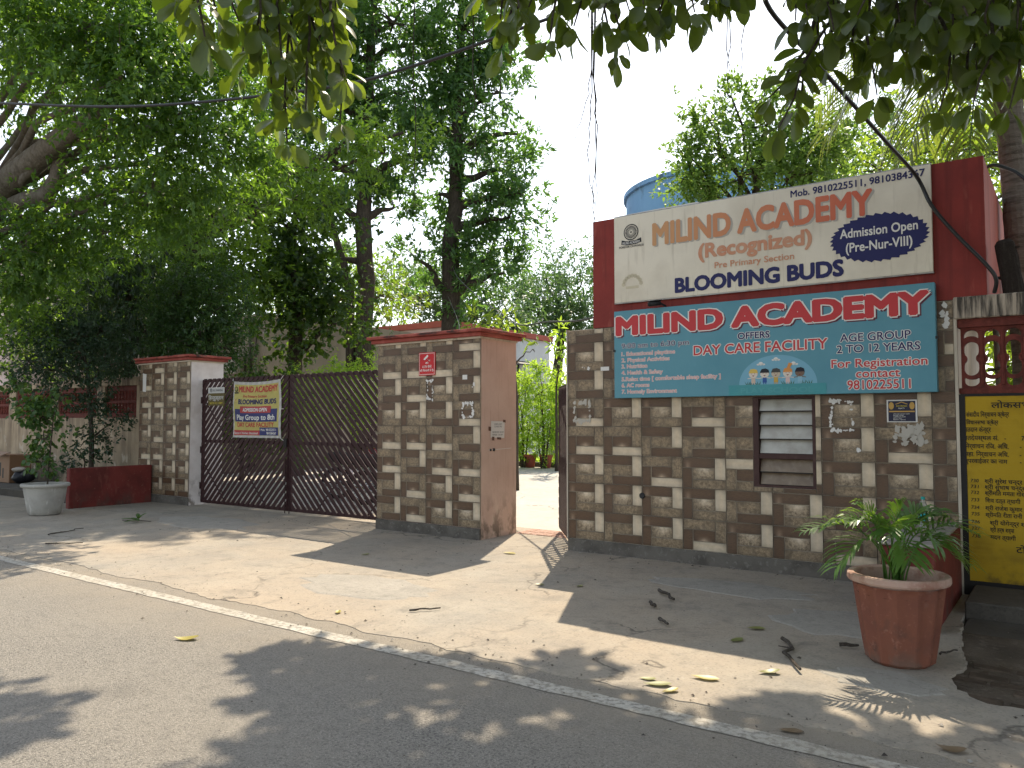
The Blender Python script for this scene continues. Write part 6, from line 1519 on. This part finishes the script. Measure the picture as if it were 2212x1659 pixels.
# ------------------------------------------------------------------ fallen leaves, twigs and litter
def fallen(label,x,y,L,rz,matk,curl=.25,lift=.02):
    r=random.Random(int(x*100+y*7)); V,F=fig_leaf_mesh(int(abs(x*31)))
    V=V.copy(); V[:,2]=curl*(V[:,0]-.5)**2+abs(V[:,1])*.35*r.uniform(.3,1); V[:,2]-=V[:,2].min(); V[:,0]-=.5
    me=np_mesh('fallen_leaf',V*L,F,M[matk],True); o=bpy.data.objects.new('fallen_leaf',me); link(o)
    o.location=(x,y,lift); o.rotation_euler=(r.uniform(-.05,.05),r.uniform(-.05,.05),rz); tag(o,label,'leaf')
    st=MB(); st.tube([(-.5*L,0,V[:,2][2]*L),(-.5*L-.03,.008,.004)],.0018,5); st.build('stalk',M['twig'],o)
    return o
def under(x,y): return .0105 if y>4.05 else .004
FL=[('single curled yellow leaf lying alone on the road',-5.02,3.14,.20,R(35),'leaf_yellow',.5),
 ('pale green leaf touching a small yellow one at the apron edge',-1.97,4.16,.19,R(30),'leaf_fallen',.2),
 ('small yellow leaf touching the pale green one at the apron edge',-1.865,4.10,.13,R(60),'leaf_yellow',.3),
 ('bright yellow leaf with a stalk in the sunny strip',-1.79,4.42,.19,R(15),'leaf_yellow',.2),
 ('pale upturned leaf at the lit edge near the long twig',-1.52,4.74,.16,R(40),'leaf_fallen',.5),
 ('olive leaf in the shade between the short twigs and the pot',-1.92,5.30,.15,R(70),'leaf_fallen',.3),
 ('grey-green leaf in the shade beside two bits of bark',-1.91,5.68,.16,R(35),'leaf_fallen',.2),
 ('brown curled leaf at the bottom right corner',-.50,4.12,.15,R(10),'leaf_brown',.6),
 ('dull leaf at the edge of the white line',-1.16,3.93,.14,R(25),'leaf_brown',.2),
 ('small yellow-brown leaf in the booth shadow near its tip',-3.70,6.20,.11,R(80),'leaf_fallen',.4),
 ('small olive leaf at the lit corner of the booth shadow',-4.03,6.04,.11,R(20),'leaf_fallen',.3),
 ('small yellow leaf at the ragged edge of the road',-4.73,4.25,.11,R(130),'leaf_yellow',.4),
 ('yellow leaf lying before the narrow gateway',-5.27,7.28,.20,R(5),'leaf_yellow',.1),
 ('white-edged leaf in the shadow of the near pillar',-6.53,6.26,.12,R(50),'leaf_fallen',.4),
 ('green leaf sliver beside the road line in the shade',-2.06,4.22,.12,R(15),'leaf_fallen',.2)]
for lb,x,y,L,rz,mk,cu in FL: fallen(lb,x,y,L*.86,rz,mk,cu,under(x,y))
sp = thing('fallen_sprig','green leafy sprig lying on the apron before the far pillar','sprig',(-11.48,6.33,.01))
q=MB(); q.tube([(-11.75,6.25,.02),(-11.5,6.33,.03),(-11.25,6.42,.02)],.006,5); q.build('twig',M['twig'],sp)
for k in range(7):
    V,F=fig_leaf_mesh(k+50); a=R(random.uniform(0,360)); L=.2
    o=bpy.data.objects.new('leaf',np_mesh('leaf',V*np.array([L,L*.6,L]),F,M['leaf_creep'],True)); link(o,sp); o.location=(random.uniform(-.2,.2),random.uniform(-.06,.06),.025); o.rotation_euler=(0,R(random.uniform(-30,0)),a)
TW=[('short dark twig nearest the booth wall',(-3.0,6.39),(-2.74,6.12),.016),('stubby twig just before the short dark one',(-2.86,5.92),(-2.76,5.80),.016),('stubby twig in the shade closest to the lit edge',(-2.57,5.48),(-2.45,5.36),.014),('long crooked twig in the shade before the red pot',(-1.66,5.47),(-1.37,4.85),.014),('short dark stick at the foot of the red pot',(-1.31,5.55),(-1.20,5.60),.013),('thin curved reddish stick on the apron at the left',(-11.03,4.88),(-11.3,5.46),.008),('thin purple stick at the left end of the sunny apron',(-10.24,4.5),(-9.94,4.8),.008),('forked dry twig in the middle of the sunny apron',(-4.30,4.60),(-4.15,4.80),.008),('curved stem right of the red pot',(-.74,5.72),(-.66,5.88),.008)]
for lb,a,b_,r in TW:
    P=[];a=Vector((*a,0));b_=Vector((*b_,0))
    for i in range(7):
        p=a.lerp(b_,i/6)+(Vector((random.uniform(-1,1),random.uniform(-1,1),0))*.03*(b_-a).length*2 if 0<i<6 else Vector()); P.append((p.x,p.y,.012+r+random.uniform(0,.006)))
    q=MB(); q.tube(P,[r*(1-.4*i/6)*random.uniform(.85,1.15) for i in range(7)],8,jit=.2)
    if (b_-a).length>.4:
        q.tube([P[2],(P[2][0]-.10,P[2][1]+.03,.02)],[r*.6,r*.3],6)
    tag(q.build('twig',M['twig'],loc=(a.x,a.y,0)),lb,'twig')
# crumbs of bark, grit and paper over road and apron
n=2000; r2=np.random.default_rng(3)
X=r2.uniform(-11,.2,n); u_=r2.random(n); Yy=np.where(u_<.38,r2.normal(4.0,.22,n),np.where(u_<.60,np.where(X<-5,7.9,7.87)-np.abs(r2.normal(0,.13,n)),r2.uniform(2.2,7.7,n))); S=np.clip(r2.lognormal(-5.2,.5,n),.0025,.02)
T=np.array([(1,0,.2),(-.4,.8,.1),(-.5,-.7,.15),(0,0,.75)]); Fq=np.array([(0,1,3),(1,2,3),(2,0,3)])
an=r2.uniform(0,6.28,n); ca,sa=np.cos(an),np.sin(an)
V=np.zeros((n,4,3)); V[:,:,0]=X[:,None]+S[:,None]*(T[None,:,0]*ca[:,None]-T[None,:,1]*sa[:,None]); V[:,:,1]=Yy[:,None]+S[:,None]*(T[None,:,0]*sa[:,None]+T[None,:,1]*ca[:,None]); V[:,:,2]=.0065+S[:,None]*T[None,:,2]
Ff=(Fq[None]+(np.arange(n)*4)[:,None,None]).reshape(-1,3)
o=bpy.data.objects.new('litter',np_mesh('litter',V.reshape(-1,3),Ff,M['litter'])); link(o); tag(o,'grit and crumbs of bark scattered over road and apron','litter',None,'stuff')
